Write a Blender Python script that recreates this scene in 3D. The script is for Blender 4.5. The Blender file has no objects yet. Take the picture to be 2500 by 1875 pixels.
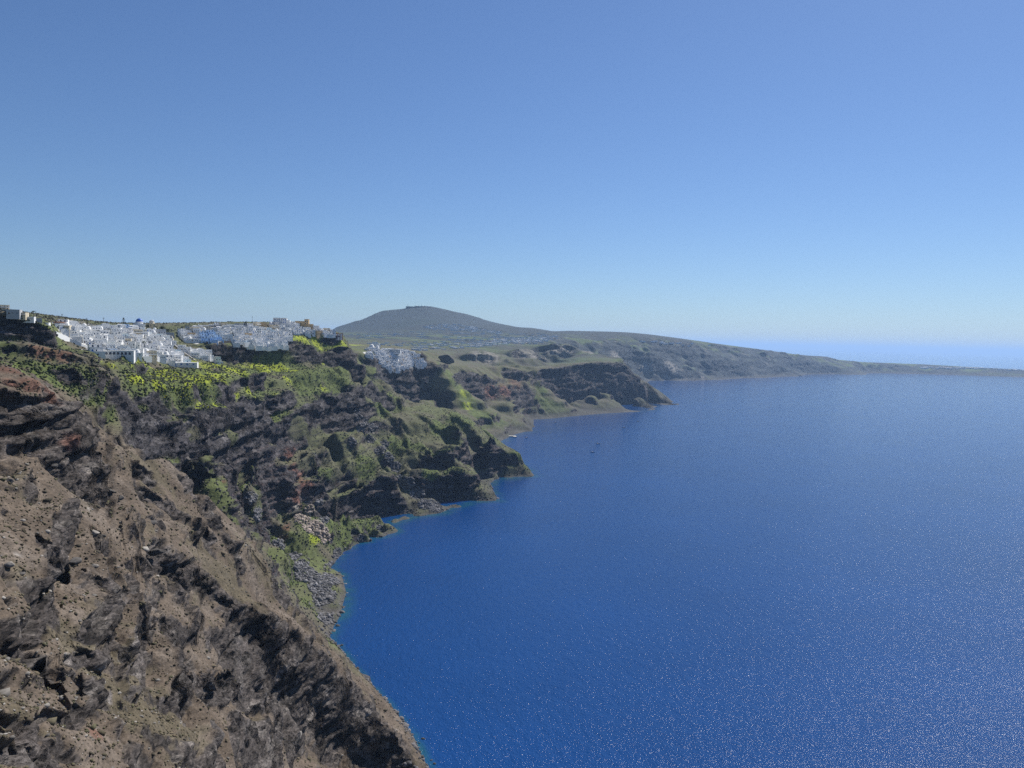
import bpy, math, random, time
import numpy as np
SC = bpy.context.scene
_T0 = time.time()
# measured in picture units 2212 x 1659
CX, CY, FP, H = 1106.0, 829.5, 1671.0, 250.0
PITCH, ROLL = math.atan(92.35/1671.0), math.atan(0.0226)
_F0 = np.array((0, math.cos(PITCH), -math.sin(PITCH))); _U0 = np.array((0, math.sin(PITCH), math.cos(PITCH))); _R0 = np.array((1.0, 0, 0))
CR = math.cos(ROLL)*_R0 + math.sin(ROLL)*_U0; CU = math.cos(ROLL)*_U0 - math.sin(ROLL)*_R0; CF = _F0
# ---------------------------------------------------------------- camera, sky, sun, exposure
from mathutils import Matrix, Vector
cam = bpy.data.objects.new('camera', bpy.data.cameras.new('camera'))
SC.collection.objects.link(cam)
cam.matrix_world = Matrix(((CR[0], CU[0], -CF[0], 0), (CR[1], CU[1], -CF[1], 0), (CR[2], CU[2], -CF[2], H), (0, 0, 0, 1)))
cam.data.sensor_width = 36.0; cam.data.lens = 36.0*FP/2212.0
cam.data.clip_start = 0.5; cam.data.clip_end = 400000.0
SC.camera = cam
SUN_AZ, SUN_EL = math.radians(33), math.radians(46)        # azimuth clockwise from the view direction
world = bpy.data.worlds.new("World"); SC.world = world; world.use_nodes = True
wn = world.node_tree.nodes; wl = world.node_tree.links; wn.clear()
sky = wn.new('ShaderNodeTexSky'); sky.sky_type = 'NISHITA'; sky.sun_disc = False
sky.sun_elevation = SUN_EL; sky.sun_rotation = SUN_AZ
sky.altitude = 250; sky.air_density = 1.0; sky.dust_density = 0.3; sky.ozone_density = 3.0
bg = wn.new('ShaderNodeBackground'); bg.inputs[1].default_value = 0.059
tint = wn.new('ShaderNodeMix'); tint.data_type = 'RGBA'; tint.blend_type = 'MULTIPLY'; tint.inputs[0].default_value = 1.0
tint.inputs[7].default_value = (0.73, 0.90, 1.16, 1)
wo = wn.new('ShaderNodeOutputWorld')
wl.new(sky.outputs[0], tint.inputs[6]); wl.new(tint.outputs[2], bg.inputs[0]); wl.new(bg.outputs[0], wo.inputs[0])
sun = bpy.data.objects.new('sun', bpy.data.lights.new('sun', 'SUN')); SC.collection.objects.link(sun)
sun.data.energy = 5.0; sun.data.angle = math.radians(0.53); sun.data.color = (1.0, 0.96, 0.9)
_sd = Vector((math.sin(SUN_AZ)*math.cos(SUN_EL), math.cos(SUN_AZ)*math.cos(SUN_EL), math.sin(SUN_EL)))
sun.rotation_euler = _sd.to_track_quat('Z', 'Y').to_euler(); sun.location = (200, 500, 900)
SC.view_settings.view_transform = 'Standard'; SC.view_settings.look = 'None'
SC.view_settings.exposure = 0.40; SC.view_settings.gamma = 1.0
SC.cycles.use_denoising = False
SC.cycles.max_bounces = 6; SC.cycles.diffuse_bounces = 3; SC.cycles.volume_bounces = 1
SC.cycles.use_adaptive_sampling = False
SC.cycles.sample_clamp_direct = 5.0
# ---------------------------------------------------------------- survey of the coast
# S(...) rows are sight measurements (picture x, picture y, ground range in metres); W(...) rows are (bearing x, range, height)
def ray(px, py):
    dx = (np.asarray(px, float) - CX) / FP; dy = -(np.asarray(py, float) - CY) / FP
    return (CF[0] + dx*CR[0] + dy*CU[0], CF[1] + dx*CR[1] + dy*CU[1], CF[2] + dx*CR[2] + dy*CU[2])

def sight(px, py):                       # bearing and tangent of the elevation
    x, y, z = ray(px, py)
    return np.arctan2(x, y), z / np.hypot(x, y)

def shore_r(px, py):
    th, t = sight(px, py)
    return -H / t

VIS = []
PTS = []                                  # (theta, ln r, Z)
def add_pt(th, r, z): PTS.append((float(th), math.log(float(r)), float(z)))

def S(*rows, n=0):
    P = []
    for px, py, r in rows:
        th, t = sight(px, py); P.append((float(th), math.log(r), H + r*float(t)))
    k = len(PTS); line(P, 0.0045 if n else 0.020); VIS.extend(PTS[k:])

def line(P, step=0.022):
    for a, b in zip(P[:-1], P[1:]):
        d = math.hypot(b[0]-a[0], b[1]-a[1]); k = max(1, int(d/step))
        for i in range(k):
            f = i/k; PTS.append(tuple(a[j] + (b[j]-a[j])*f for j in range(3)))
    PTS.append(P[-1])

def W(*rows, join=False):
    P = []
    for px, r, z in rows:
        th, t = sight(px, 740); P.append((float(th), math.log(r), float(z)))
    if join: line(P)
    else: PTS.extend(P)

def scarp(*rows):                         # (px, top y, base y, r at top, horizontal depth)
    top, base = [], []
    for px, yt, yb, r, d in rows:
        top.append((px, yt, r)); base.append((px, yb, r - d))
    S(*top, n=1); S(*base, n=1)

SHORE = []; SEEN = []
def shore(*rows):                         # picture points on the waterline, or (px, 'r', range)
    P = []
    for q in rows:
        if len(q) == 2:
            th, t = sight(*q); P.append((float(th), math.log(-H/float(t)), 0.0))
        else:
            th, t = sight(q[0], 740); P.append((float(th), math.log(q[2]), 0.0))
    k = len(PTS); line(P, 0.012)
    SEEN.extend(PTS[k:])
    for th, l, z in P:
        SHORE.append((th, l))

NEARSHORE = [(960,1750),(930,1659),(895,1590),(840,1520),(790,1470),(745,1415),(712,1375),(735,1330),(748,1280),(738,1240),(715,1225),(740,1195),(800,1160),(850,1130),(900,1115),(950,1108),(990,1092),(1010,1085),(1040,1082),(1074,1079),(1066,1062),(1060,1045),(1068,1036),(1110,1032),(1152,1026),(1150,'r',1500),(1120,'r',1620),(1092,'r',1760),(1080,'r',1880),(1090,948),(1108,940),(1128,934),(1148,930),(1152,918),(1152,908),(1200,903),(1250,898),(1310,893),(1382,889),(1413,880),(1430,874),(1452,871),(1456,'r',3500),(1440,'r',3900),(1412,'r',4500),(1400,'r',5100),(1405,821),(1450,822),(1500,822),(1560,820),(1600,817),(1650,816),(1700,813),(1723,813),(1726,'r',7200),(1740,809),(1800,808),(1870,810),(1873,806),(1900,806),(2000,808),(2100,811),(2212,815),(2330,820)]
shore(*NEARSHORE)
VIS.extend(p for p in SEEN if not (math.exp(p[1]) > 1440 and math.exp(p[1]) < 1890) and not (3450 < math.exp(p[1]) < 5150) and not (7030 < math.exp(p[1]) < 7600))
for th, l in list(SHORE):
    r = math.exp(l)
    k = 0.2 if (r > 1420 and r < 1900) or (3450 < r < 5150) else 1.0
    PTS.append((th + 0.010, l - 0.012*k, -5.0)); PTS.append((th + 0.040, l - 0.04*k, -22.0))
for px in (1300, 1500, 1750, 2000, 2212, 2500, 2900):
    for r in (420, 620, 900, 1300, 1800, 2400, 3000, 3900, 4900):
        if px == 1300 and r > 2000: continue
        if px == 1500 and r > 4800: continue
        W((px, r, -30))
for px in (1000, 1150): 
    W((px, 500, -30), (px, 700, -30), (px, 900, -30))
W((1150,1150,-30),(1200,1500,-30),(1220,1900,-30),(900,700,-30),(930,850,-30),(1030,560,-20))
W((1800,6000,-30),(2100,6000,-30),(2400,6500,-30),(2800,7000,-30))
# the slope the picture is taken from
W((1106,60,205),(1106,120,165),(1106,200,100),(1106,300,30),(1106,360,-4),(1106,420,-25),(1400,60,195),(1400,120,140),(1400,200,60),(1400,260,-3),(1400,330,-25),
  (1800,60,185),(1800,120,100),(1800,185,-3),(1800,260,-25),(2400,60,175),(2400,110,80),(2400,150,-3),(2400,230,-25),(2900,60,170),(2900,150,-5),(2900,300,-30),
  (500,60,214),(0,60,219),(-500,60,226),(-500,150,224),(-500,300,244),(-500,600,262),(-500,900,285),(-500,1500,290))
S((-150,1900,92),(100,1900,102),(400,1900,140),(600,1900,210),(750,1900,280),(900,1900,325))
S((-250,1659,104),(0,1659,130),(200,1659,158),(400,1659,205),(540,1659,275),(620,1659,335),(700,1659,385),(800,1659,415),(880,1659,428))
S((-250,1500,120),(0,1500,152),(200,1500,195),(400,1500,262),(520,1500,325),(580,1500,360))
S((-250,1400,135),(0,1400,172),(200,1400,224),(400,1400,300),(500,1400,345),(550,1400,372))
S((-250,1300,150),(0,1300,193),(200,1300,254),(400,1300,332),(500,1300,380),(600,1300,440))
S((-250,1200,172),(0,1200,222),(200,1200,290),(400,1200,372),(500,1200,430))
S((-250,1100,205),(0,1100,262),(200,1100,328),(330,1100,388),(420,1100,440))
S((-250,1020,250),(0,1020,296),(100,1020,322),(200,1020,362),(300,1020,405),(370,1030,445))
# ridge top of the dark near cliff, and its foot
S((560,1335,388),(600,1355,402),(640,1385,415),(700,1435,432),(760,1468,448),(800,1488,460),(850,1545,446),(900,1610,430),(924,1655,425))
S((590,1450,392),(640,1520,402),(700,1575,416),(760,1612,428),(820,1645,433),(880,1690,430))
# sloping strip from the ridge to the water
S((650,1330,490),(690,1368,540),(740,1425,530),(790,1478,520),(840,1530,495),(890,1600,455))
# near silhouette
SIL = [(220,962,398),(270,962,412),(300,975,430),(350,995,452),(400,1015,474),(440,1060,480),(500,1120,485),(530,1150,488),(560,1190,494),(600,1240,505),(650,1310,530),(690,1352,580)]
S(*SIL)
for px, py, r in SIL:
    th, t = sight(px, py)
    for f, dz in ((1.07, 16), (1.16, 20)):
        z = H + r*f*float(t) - dz
        if z > 2 and r < 520: add_pt(th, r*f, z)
# near outcrop on the left
S((-250,740,330),(-100,765,362),(0,785,382),(60,800,386),(110,835,390),(170,878,392),(200,903,390),(218,935,388))
for px, r, z in ((-100,450,214),(0,450,212),(80,455,203),(150,450,190),(200,450,182)): W((px, r, z))
scarp((-250,850,930,296,6),(-100,862,945,322,8),(0,872,958,330,9),(60,890,966,338,9),(110,892,975,346,9),(160,900,966,356,9),(214,925,962,380,6))
# slopes, bands and cliffs between the outcrop and the village
S((-100,780,590),(0,782,590),(60,792,575),(120,800,600),(150,803,600))
S((190,872,545),(215,885,545),(245,902,560))
scarp((-100,748,772,650,10),(0,752,774,655,10),(60,750,776,660,10),(120,762,784,664,10),(176,774,782,668,6))
S((-100,735,700),(0,738,700),(60,738,702),(120,752,708),(176,768,712))
scarp((-200,665,722,745,10),(-100,672,722,745,10),(0,677,722,748,10),(40,683,728,750,10),(80,690,730,752,10),(108,706,732,756,8))
S((-300,655,800),(-100,662,800),(0,669,800),(60,683,810),(100,696,830),(118,703,860))
W((-300,1500,290),(-150,1200,283),(0,1200,277),(80,1300,270),(200,1500,262),(350,1700,255),(0,3000,230),(300,3000,225),(500,2500,230),(600,2200,215))
S((122,726,790),(150,742,800),(190,762,812),(215,772,840))
scarp((164,808,850,590,18),(210,806,868,606,22),(258,812,872,622,22),(296,838,862,632,12))
S((240,882,580),(262,875,600),(275,877,606))
S((200,790,650),(250,795,690),(300,815,700),(330,840,700),(300,860,670))
scarp((236,912,938,566,8),(262,890,944,590,16),(300,878,944,622,18),(345,872,926,680,18),(400,874,925,728,18),(450,868,920,775,18),(520,872,925,830,18),(560,880,935,880,18))
scarp((325,950,984,605,8),(362,940,990,640,12),(402,930,980,715,10))
S((420,935,735),(470,935,775),(520,940,830),(560,950,875))
scarp((430,942,960,750,10),(480,948,985,775,12),(540,958,1005,868,14),(590,962,1010,925,16))
# dark knob
S((395,990,690),(417,972,695),(448,953,702),(475,970,700),(498,990,698),(505,1010,696))
S((440,1046,664),(480,1056,664),(502,1048,674))
# chute down to the rubble shore
S((520,1035,810),(542,1085,805),(565,1135,795),(600,1195,775),(640,1258,750),(680,1310,725),(705,1340,688))
W((672,650,13),(690,670,8),(702,660,4),(712,690,4),(725,720,3))
S((565,1040,862),(585,1095,846),(605,1150,826),(645,1195,818),(690,1225,828))
S((610,1180,845),(640,1150,865),(680,1150,880),(730,1160,905),(790,1145,960),(830,1125,1010))
S((640,1092,915),(700,1115,925),(760,1120,960),(820,1108,1020))
# red buttress and the strata cliff round the cove
scarp((612,990,1085,945,14),(650,985,1080,958,16),(680,1000,1072,966,16))
scarp((672,1050,1084,978,6),(723,1045,1096,1015,8),(765,1038,1096,1050,8),(809,1030,1096,1085,8),(838,1024,1101,1100,8),(860,1052,1101,1106,6),(883,1085,1102,1114,5))
S((851,1024,1128),(885,1052,1140),(930,1078,1150),(975,1094,1165))
scarp((892,1040,1068,1170,8),(930,1038,1080,1185,8),(975,1037,1088,1200,8),(1006,1034,1084,1208,6))
S(*[(a, b, shore_r(a, b)*0.982) for a, b in ((850,1118),(870,1112),(900,1106),(930,1101),(960,1097),(985,1088))])
S((880,1020,1190),(920,1016,1205),(960,1014,1212),(1002,1014,1218))
scarp((851,1000,1014,1200,3),(892,994,1012,1225,3),(935,990,1013,1240,3),(979,988,1012,1250,3))
S((1008,1018,1225),(1035,1036,1228),(1059,1052,1230),(1070,1068,1232))
# strata slopes above the cliff
S((700,1040,1010),(745,1035,1050),(803,1022,1100),(840,1005,1150))
S((640,960,1000),(700,985,1060),(760,985,1110),(820,985,1170),(870,975,1240))
scarp((690,1000,1035,1020,8),(730,1005,1035,1065,8),(790,1005,1024,1120,6))
S((610,910,1010),(660,925,1055),(700,942,1085),(720,964,1096),(760,968,1128),(820,968,1185))
S((716,915,1122),(740,912,1128),(757,922,1132)); S((720,950,1112),(757,955,1122))
scarp((575,850,900,950,18),(610,852,908,1012,20),(650,850,912,1082,20),(700,838,895,1155,20),(740,834,885,1212,20),(776,830,878,1260,18))
S((760,875,1235),(800,920,1220),(840,960,1215),(880,1000,1210))
S((805,880,1290),(815,930,1270),(850,985,1245)); S((850,900,1340),(880,945,1320),(935,975,1290),(985,985,1270))
S((880,890,1400),(930,930,1370),(975,960,1340),(1010,980,1310))
scarp((985,966,985,1300,3),(1010,955,975,1350,3),(1050,950,968,1395,3),(1081,942,956,1440,3))
S((1005,990,1300),(1030,1000,1310),(1040,1020,1300))
CREST = [(802,842,1335),(830,850,1410),(860,856,1480),(900,864,1550),(950,880,1560),(1000,900,1540),(1040,918,1510),(1080,940,1460)]
S(*CREST)
for px, py, r in CREST:
    th, t = sight(px, py)
    for f, dz in ((1.10, 28), (1.22, 40)):
        z = H + r*f*float(t) - dz
        add_pt(th, r*f, max(z, 4))
# second headland
S((1045,968,1425),(1068,956,1440),(1086,953,1448),(1110,970,1452),(1130,995,1450),(1145,1018,1442))
S((1046,1026,1402),(1075,1031,1408),(1110,1031,1418),(1140,1027,1425))
# slopes under the villages
S((300,800,740),(360,815,790),(420,835,830),(480,845,870),(540,855,930))
S((290,780,800),(350,790,860),(410,797,910),(470,800,960),(520,815,985),(580,835,1010))
S((560,790,1160),(600,800,1180),(650,790,1230),(690,770,1290),(730,790,1290),(778,816,1300))
S((600,830,1060),(660,830,1130),(720,815,1220),(776,825,1275))
S((215,764,820),(273,768,850),(302,774,860),(347,783,890),(405,790,930),(440,786,960),(477,790,990))
S((130,722,830),(200,735,880),(280,745,930),(340,755,970),(376,762,1000),(420,765,1020),(470,775,1040))
S((125,704,900),(200,710,980),(280,712,1050),(340,722,1090),(370,722,1110))
S((130,697,960),(200,702,1060),(267,703,1150),(300,705,1170),(350,715,1210),(390,716,1230))
# middle village shelf
scarp((457,750,765,1130,6),(500,752,772,1160,8),(543,756,776,1190,8),(590,754,778,1220,8),(621,750,776,1240,8),(658,752,772,1270,8),(700,758,770,1310,8))
S((400,742,1130),(430,745,1130))
S((385,712,1290),(442,704,1330),(529,703,1340),(600,698,1370),(658,698,1400),(702,714,1420),(739,722,1430))
S((470,722,1240),(540,720,1270),(600,722,1290),(625,722,1330))
S((625,724,1325),(682,719,1350),(730,724,1385),(752,733,1400),(778,751,1410),(787,763,1405))
S((700,740,1330),(740,750,1350),(765,762,1375))
scarp((716,762,778,1330,6),(745,768,794,1355,6),(772,772,798,1380,6))
W((650,1700,225),(740,1600,190),(780,1500,165),(800,1500,170))
# knolls right of the round rock
S((776,800,1370),(800,802,1420),(830,812,1480),(860,830,1540)); 
scarp((790,812,838,1345,8),(820,822,842,1405,8),(850,832,843,1460,6))
# far village on its shoulder
S((795,772,1880),(820,790,1890),(850,800,1920),(880,800,1970),(922,797,2040))
S((790,752,2050),(830,752,2150),(870,756,2150),(900,764,2100),(925,785,2020))
S((790,744,2500),(820,746,2500),(880,751,2600),(950,766,2600))
# hollow, lit spur, and rim beyond
S((930,798,2080),(960,798,2200),(980,795,2250))
scarp((868,806,856,2000,15),(900,804,861,2060,20),(930,806,867,2130,20))
S((970,800,2210),(1000,830,2170),(1030,865,2120),(1050,895,2070),(1067,905,2020)); S((1056,920,2000),(1070,930,1990),(1085,938,1985))
S((935,830,2090),(955,850,2060),(985,882,2030),(1015,898,2010))
S((985,790,2400),(1030,796,2500),(1082,800,2650))
S((1000,815,2360),(1031,834,2400),(1070,832,2460),(1106,828,2540),(1135,818,2620),(1166,815,2700))
S((1031,858,2380),(1070,862,2430),(1106,852,2500))
S((1075,890,2330),(1100,895,2300))
S((1095,862,2380),(1103,858,2380),(1120,880,2330),(1134,886,2290),(1146,900,2270))
S((1100,925,2120),(1125,926,2150),(1146,922,2170))
S((1166,822,2690),(1160,850,2620),(1150,880,2550),(1145,900,2500)); S((1200,850,2720),(1230,870,2700),(1250,890,2700))
scarp((1082,801,815,2660,10),(1166,797,820,2790,20),(1226,793,828,2900,12),(1290,791,832,3050,12),(1331,790,836,3150,12),(1372,790,830,3280,12),(1384,806,834,3300,8),(1396,820,842,3310,6))
S((1384,808,3300),(1396,822,3300),(1399,834,3330)); S((1404,836,3345),(1420,838,3350),(1440,841,3350),(1449,844,3345),n=1); S((1404,866,3325),(1418,868,3318),(1430,868,3312),(1447,866,3325),n=1)
S((1240,845,2880),(1270,870,2860),(1300,885,2840)); S((1300,840,3020),(1330,865,2990),(1355,885,2960)); S((1370,845,3180),(1390,865,3150))
S((1290,830,3000),(1275,850,2900))
# quarry benches and plain
S((960,787,2380),(1000,788,2650),(1100,788,3000),(1200,786,3150),(1300,784,3300),(1372,785,3380))
S((1000,772,3150),(1030,774,3130)); scarp((1010,758,778,3150,30),(1058,757,776,3250,30))
scarp((1110,776,784,3250,20),(1170,778,784,3350,20)); scarp((1100,762,772,3550,30),(1200,760,772,3750,30)); scarp((1190,752,770,3900,30),(1230,750,768,4000,30))
S((950,762,3100),(1080,757,3600),(1180,752,3900),(1240,758,4050),(1330,776,3700),(1372,784,3500))
S((800,735,3600),(900,742,3600),(1000,746,3700),(1100,744,4300),(1180,738,4800))
S((760,722,5000),(830,728,4800),(900,722,5200),(1000,724,5300),(1100,722,5500),(1200,724,5500))
S((880,710,6000),(930,699,6300),(985,699,6400),(1030,706,6200),(1100,712,6300))
S((740,716,6600),(800,716,6500),(850,710,6600),(920,690,6900))
W((640,7800,160))
S((710,714,7800),(760,697,7900),(800,682,7900),(830,671,7900),(870,667,7800),(895,662,7700),(925,661,7700),(960,668,7700),(1000,677,7700),(1040,688,7700),(1080,699,7600),(1120,707,7500),(1150,708,7400),(1192,716,7200))
S((790,690,7500),(860,684,7300),(940,680,7200),(1000,690,7200))
W((600,11000,150),(900,10500,300),(1190,9500,120),(300,8000,180),(300,11000,100),(-300,5000,220),(-300,11000,100),(1400,9500,60))
# right-hand ridge
S((1192,716,6300),(1260,720,6000),(1300,722,5900),(1335,724,5900),(1400,736,5950),(1470,741,6300),(1550,750,6800),(1600,754,7200),(1650,761,7500),(1700,768,7900),(1790,772,8800),(1799,777,8800),(1870,784,9300),(2000,787,9900),(2100,793,10000),(2212,799,10000),(2350,805,10000))
S((1240,740,5200),(1300,745,5350),(1350,760,5500),(1400,770,5600),(1450,775,5900),(1500,780,6100),(1560,785,6300),(1620,790,6750),(1700,793,7350))
S((1420,805,5500),(1480,805,5700),(1550,805,5900))
S((1700,800,7230),(1722,797,7330)); S((1760,799,8000),(1840,797,8520),(1872,796,9060),(1950,797,9420),(2100,802,9680),(2212,807,9680),(2330,811,9600))
W((1500,8500,60),(1600,9200,-10),(1700,9800,-30),(1800,10400,-30),(1870,10700,-30),(2000,11200,-30),(2212,11300,-30),(2400,11300,-30))
W((1500,12000,-40),(1800,12000,-40),(2200,12500,-40),(2900,9000,0),(2900,11500,-30),(1400,12000,-20))

PTS = np.array(PTS)
_key = np.round(PTS[:, :2]/0.0022).astype(int)
_, _i = np.unique(_key, axis=0, return_index=True)
PTS = PTS[np.sort(_i)]

def rbf_grid(P, ths, ls, cs=0.005):
    d = np.hypot(P[:, None, 0]-P[None, :, 0], P[:, None, 1]-P[None, :, 1])
    n = len(P)
    A = np.zeros((n+3, n+3)); A[:n, :n] = -np.sqrt(d*d + cs*cs); A[:n, n] = 1; A[:n, n+1:] = P[:, :2]; A[n, :n] = 1; A[n+1:, :n] = P[:, :2].T
    A[np.arange(n), np.arange(n)] += 0.0004
    w = np.linalg.solve(A, np.concatenate([P[:, 2], [0, 0, 0]]))
    T, L = np.meshgrid(ths, ls)
    out = np.empty(T.size, np.float32); Tf = T.ravel(); Lf = L.ravel()
    px = P[:, 0]; pl = P[:, 1]; wf = w[:n]
    def job(i):
        a = Tf[i:i+2048, None]-px; b = Lf[i:i+2048, None]-pl
        a *= a; b *= b; a += b; a += cs*cs; np.sqrt(a, out=a)
        out[i:i+2048] = -(a @ wf) + w[n] + w[n+1]*Tf[i:i+2048] + w[n+2]*Lf[i:i+2048]
    from concurrent.futures import ThreadPoolExecutor
    with ThreadPoolExecutor(8) as ex: list(ex.map(job, range(0, T.size, 2048)))
    return out.reshape(T.shape)

def bilin(G, x, y):                       # G[row=y, col=x] sampled at float indices
    x = np.clip(x, 0, G.shape[1]-1.001); y = np.clip(y, 0, G.shape[0]-1.001)
    i = x.astype(np.int32); j = y.astype(np.int32); fx = (x-i).astype(np.float32); fy = (y-j).astype(np.float32)
    return (G[j, i]*(1-fx)+G[j, i+1]*fx)*(1-fy) + (G[j+1, i]*(1-fx)+G[j+1, i+1]*fx)*fy

# ---- noise
_rng = np.random.RandomState(7)
_perm = _rng.permutation(256).astype(np.int32); _perm = np.concatenate([_perm, _perm, _perm])
_g2 = np.stack([np.cos(np.arange(256)*2.39996), np.sin(np.arange(256)*2.39996)]).astype(np.float32)
_g3 = _rng.normal(size=(3, 256)); _g3 = (_g3/np.linalg.norm(_g3, axis=0)).astype(np.float32)
def _fade(t): return t*t*t*(t*(t*6-15)+10)
def noise2(x, y):
    xi = np.floor(x); yi = np.floor(y); xf = (x-xi).astype(np.float32); yf = (y-yi).astype(np.float32)
    xi = xi.astype(np.int32) & 255; yi = yi.astype(np.int32) & 255; u = _fade(xf); v = _fade(yf)
    def c(dx, dy):
        h = _perm[_perm[xi+dx]+yi+dy]; return _g2[0][h]*(xf-dx)+_g2[1][h]*(yf-dy)
    a = c(0, 0); a += u*(c(1, 0)-a); b = c(0, 1); b += u*(c(1, 1)-b)
    return (a+v*(b-a))*1.5
def noise3(x, y, z):
    xi = np.floor(x); yi = np.floor(y); zi = np.floor(z)
    xf = (x-xi).astype(np.float32); yf = (y-yi).astype(np.float32); zf = (z-zi).astype(np.float32)
    xi = xi.astype(np.int32) & 255; yi = yi.astype(np.int32) & 255; zi = zi.astype(np.int32) & 255
    u = _fade(xf); v = _fade(yf); w = _fade(zf)
    def c(dx, dy, dz):
        h = _perm[_perm[_perm[xi+dx]+yi+dy]+zi+dz]; return _g3[0][h]*(xf-dx)+_g3[1][h]*(yf-dy)+_g3[2][h]*(zf-dz)
    def pl(dz):
        a = c(0, 0, dz); a += u*(c(1, 0, dz)-a); b = c(0, 1, dz); b += u*(c(1, 1, dz)-b); return a+v*(b-a)
    a = pl(0); return (a+w*(pl(1)-a))*1.5
def fbm2(x, y, o=4, g=0.5):
    s = 0; a = 1
    for k in range(o): s = s + a*noise2(x*2**k+17.3*k, y*2**k-9.1*k); a *= g
    return s
def smooth(a, b, x):
    t = np.clip((x-a)/(b-a), 0, 1); return t*t*(3-2*t)

# ---- height grid in (bearing, ln range)
TH0, TH1, LR0, LR1 = -0.72, 0.66, math.log(58.0), math.log(12000.0)
NC, NR = 360, 1100
ths = np.linspace(TH0, TH1, NC); ls = np.linspace(LR0, LR1, NR)
Zc = rbf_grid(PTS, ths, ls)
# refined grid with gullies and benches
FC, FR = 1080, 3300
Tg = np.linspace(TH0, TH1, FC); Lg = np.linspace(LR0, LR1, FR)
TT, LL = np.meshgrid(np.linspace(0, NC-1, FC), np.linspace(0, NR-1, FR))
Z0 = bilin(Zc, TT, LL)
Th2, L2 = np.meshgrid(Tg, Lg); R2 = np.exp(L2).astype(np.float32)
X2 = (R2*np.sin(Th2)).astype(np.float32); Y2 = (R2*np.cos(Th2)).astype(np.float32)
def slope_of(Z):
    dl = np.gradient(Z, Lg[1]-Lg[0], axis=0)/R2; dt = np.gradient(Z, Tg[1]-Tg[0], axis=1)/R2
    return np.hypot(dl, dt)
def relief(Z0):
    sl = slope_of(Z0)
    land = smooth(0, 20, Z0)
    steep = smooth(0.35, 1.0, sl)
    mid = smooth(640, 800, R2)*(1-smooth(2600, 4200, R2))
    near = 1-smooth(560, 700, R2)
    far = smooth(2600, 4200, R2)
    # gullies run down towards the water
    wx = 18*noise2(X2/70, Y2/70); wy = 18*noise2(X2/70+9, Y2/70+5)
    a = (X2+wx)*0.67+(Y2+wy)*0.74; b = (X2+wx)*0.74-(Y2+wy)*0.67
    g1 = 1-np.abs(noise2(a/52, b/260))*2.2; g2 = 1-np.abs(noise2(a/21+3, b/120))*2.2
    Z = Z0 + land*mid*(smooth(0.2, 0.7, sl)*0.8+0.2)*((g1-0.4)*7.0+(g2-0.4)*2.6)*(1-0.8*smooth(200, 235, Z0))*(1-0.8*smooth(1.0, 1.9, sl))
    # long spurs: a steep flank towards the viewer's side, a gentle back
    sp = (1-0.8*smooth(1.1, 2.0, sl))*smooth(900, 1020, R2)*(1-smooth(1650, 1900, R2))*smooth(10, 40, Z0)*(1-smooth(150, 185, Z0))*smooth(0.25, 0.6, sl)
    q = (a+10*noise2(X2/60+4, Y2/60))/95.0+0.35; f = q-np.floor(q)
    saw = np.where(f < 0.22, smooth(0, 0.22, f), 1-(f-0.22)/0.78)
    Z = Z + sp*(saw-0.5)*20*smooth(-0.45, 0.1, noise2(b/260, a/95+0.3)+0.2)
    g3 = 1-np.abs(noise2((X2+6*wx)/230, Y2/900))*2.2; g4 = 1-np.abs(noise2((X2+3*wx)/90, Y2/400+7))*2.2
    Z = Z + smooth(0, 60, Z0)*far*smooth(0.08, 0.4, sl)*((g3-0.4)*26+(g4-0.4)*11)*(1-0.65*smooth(240, 340, Z0))
    Z = Z + land*near*(fbm2(X2/48, Y2/48, 3)*3.0)
    # benches: alternating rock steps and ledges, gently dipping
    dip = 0.03*X2-0.012*Y2
    jit = 9*noise2(X2/130, Y2/130)+4*noise2(X2/38, Y2/38)+near*(12*noise2(X2/60, Y2/60)+1.6*noise2(X2/17, Y2/17))
    for per, amp, off, m in ((27.0, 0.85, 0, mid*(1-smooth(1050, 1200, R2))), (30.0, 0.5, 0, mid*smooth(1050, 1200, R2)), (9.0, 0.5, 40, mid), (17.0, 0.75, 90, near), (40.0, 0.32, 5, far*0.8*(1-smooth(200, 280, Z0)))):
        q = (Z+dip+jit)/per+off; f = q-np.floor(q)
        st = (smooth(0.30, 0.62, f)-f)*per*amp
        msk = smooth(-0.35, 0.15, noise2(X2/(per*7)+off, Y2/(per*7))) if m is not near else smooth(0.0, 0.3, noise2(X2/55+off, Y2/55))
        Z = Z + st*land*m*msk*smooth(0.16, 0.42, sl)*(1-0.9*smooth(0.0, 14, -(Z0-14)))
    Z = np.where((Z0 > 0.3) & (Z < 0.5), 0.5, Z)
    return Z.astype(np.float32)
ZG = Z0.astype(np.float32); _rr = np.exp(Lg)
def pick(px, py):                         # first ground point along the sight line
    th, t = sight(px, py)
    c = (float(th)-TH0)/(TH1-TH0)*(FC-1); i = int(np.clip(c, 0, FC-2)); f = c-i
    col = ZG[:, i]*(1-f)+ZG[:, i+1]*f
    ok = np.nonzero(((col-H)/_rr > float(t)) & (_rr > 90))[0]
    if len(ok) == 0: return None
    k = ok[0]; r = _rr[k]
    return (r*math.sin(th), r*math.cos(th), float(col[k]))
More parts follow.
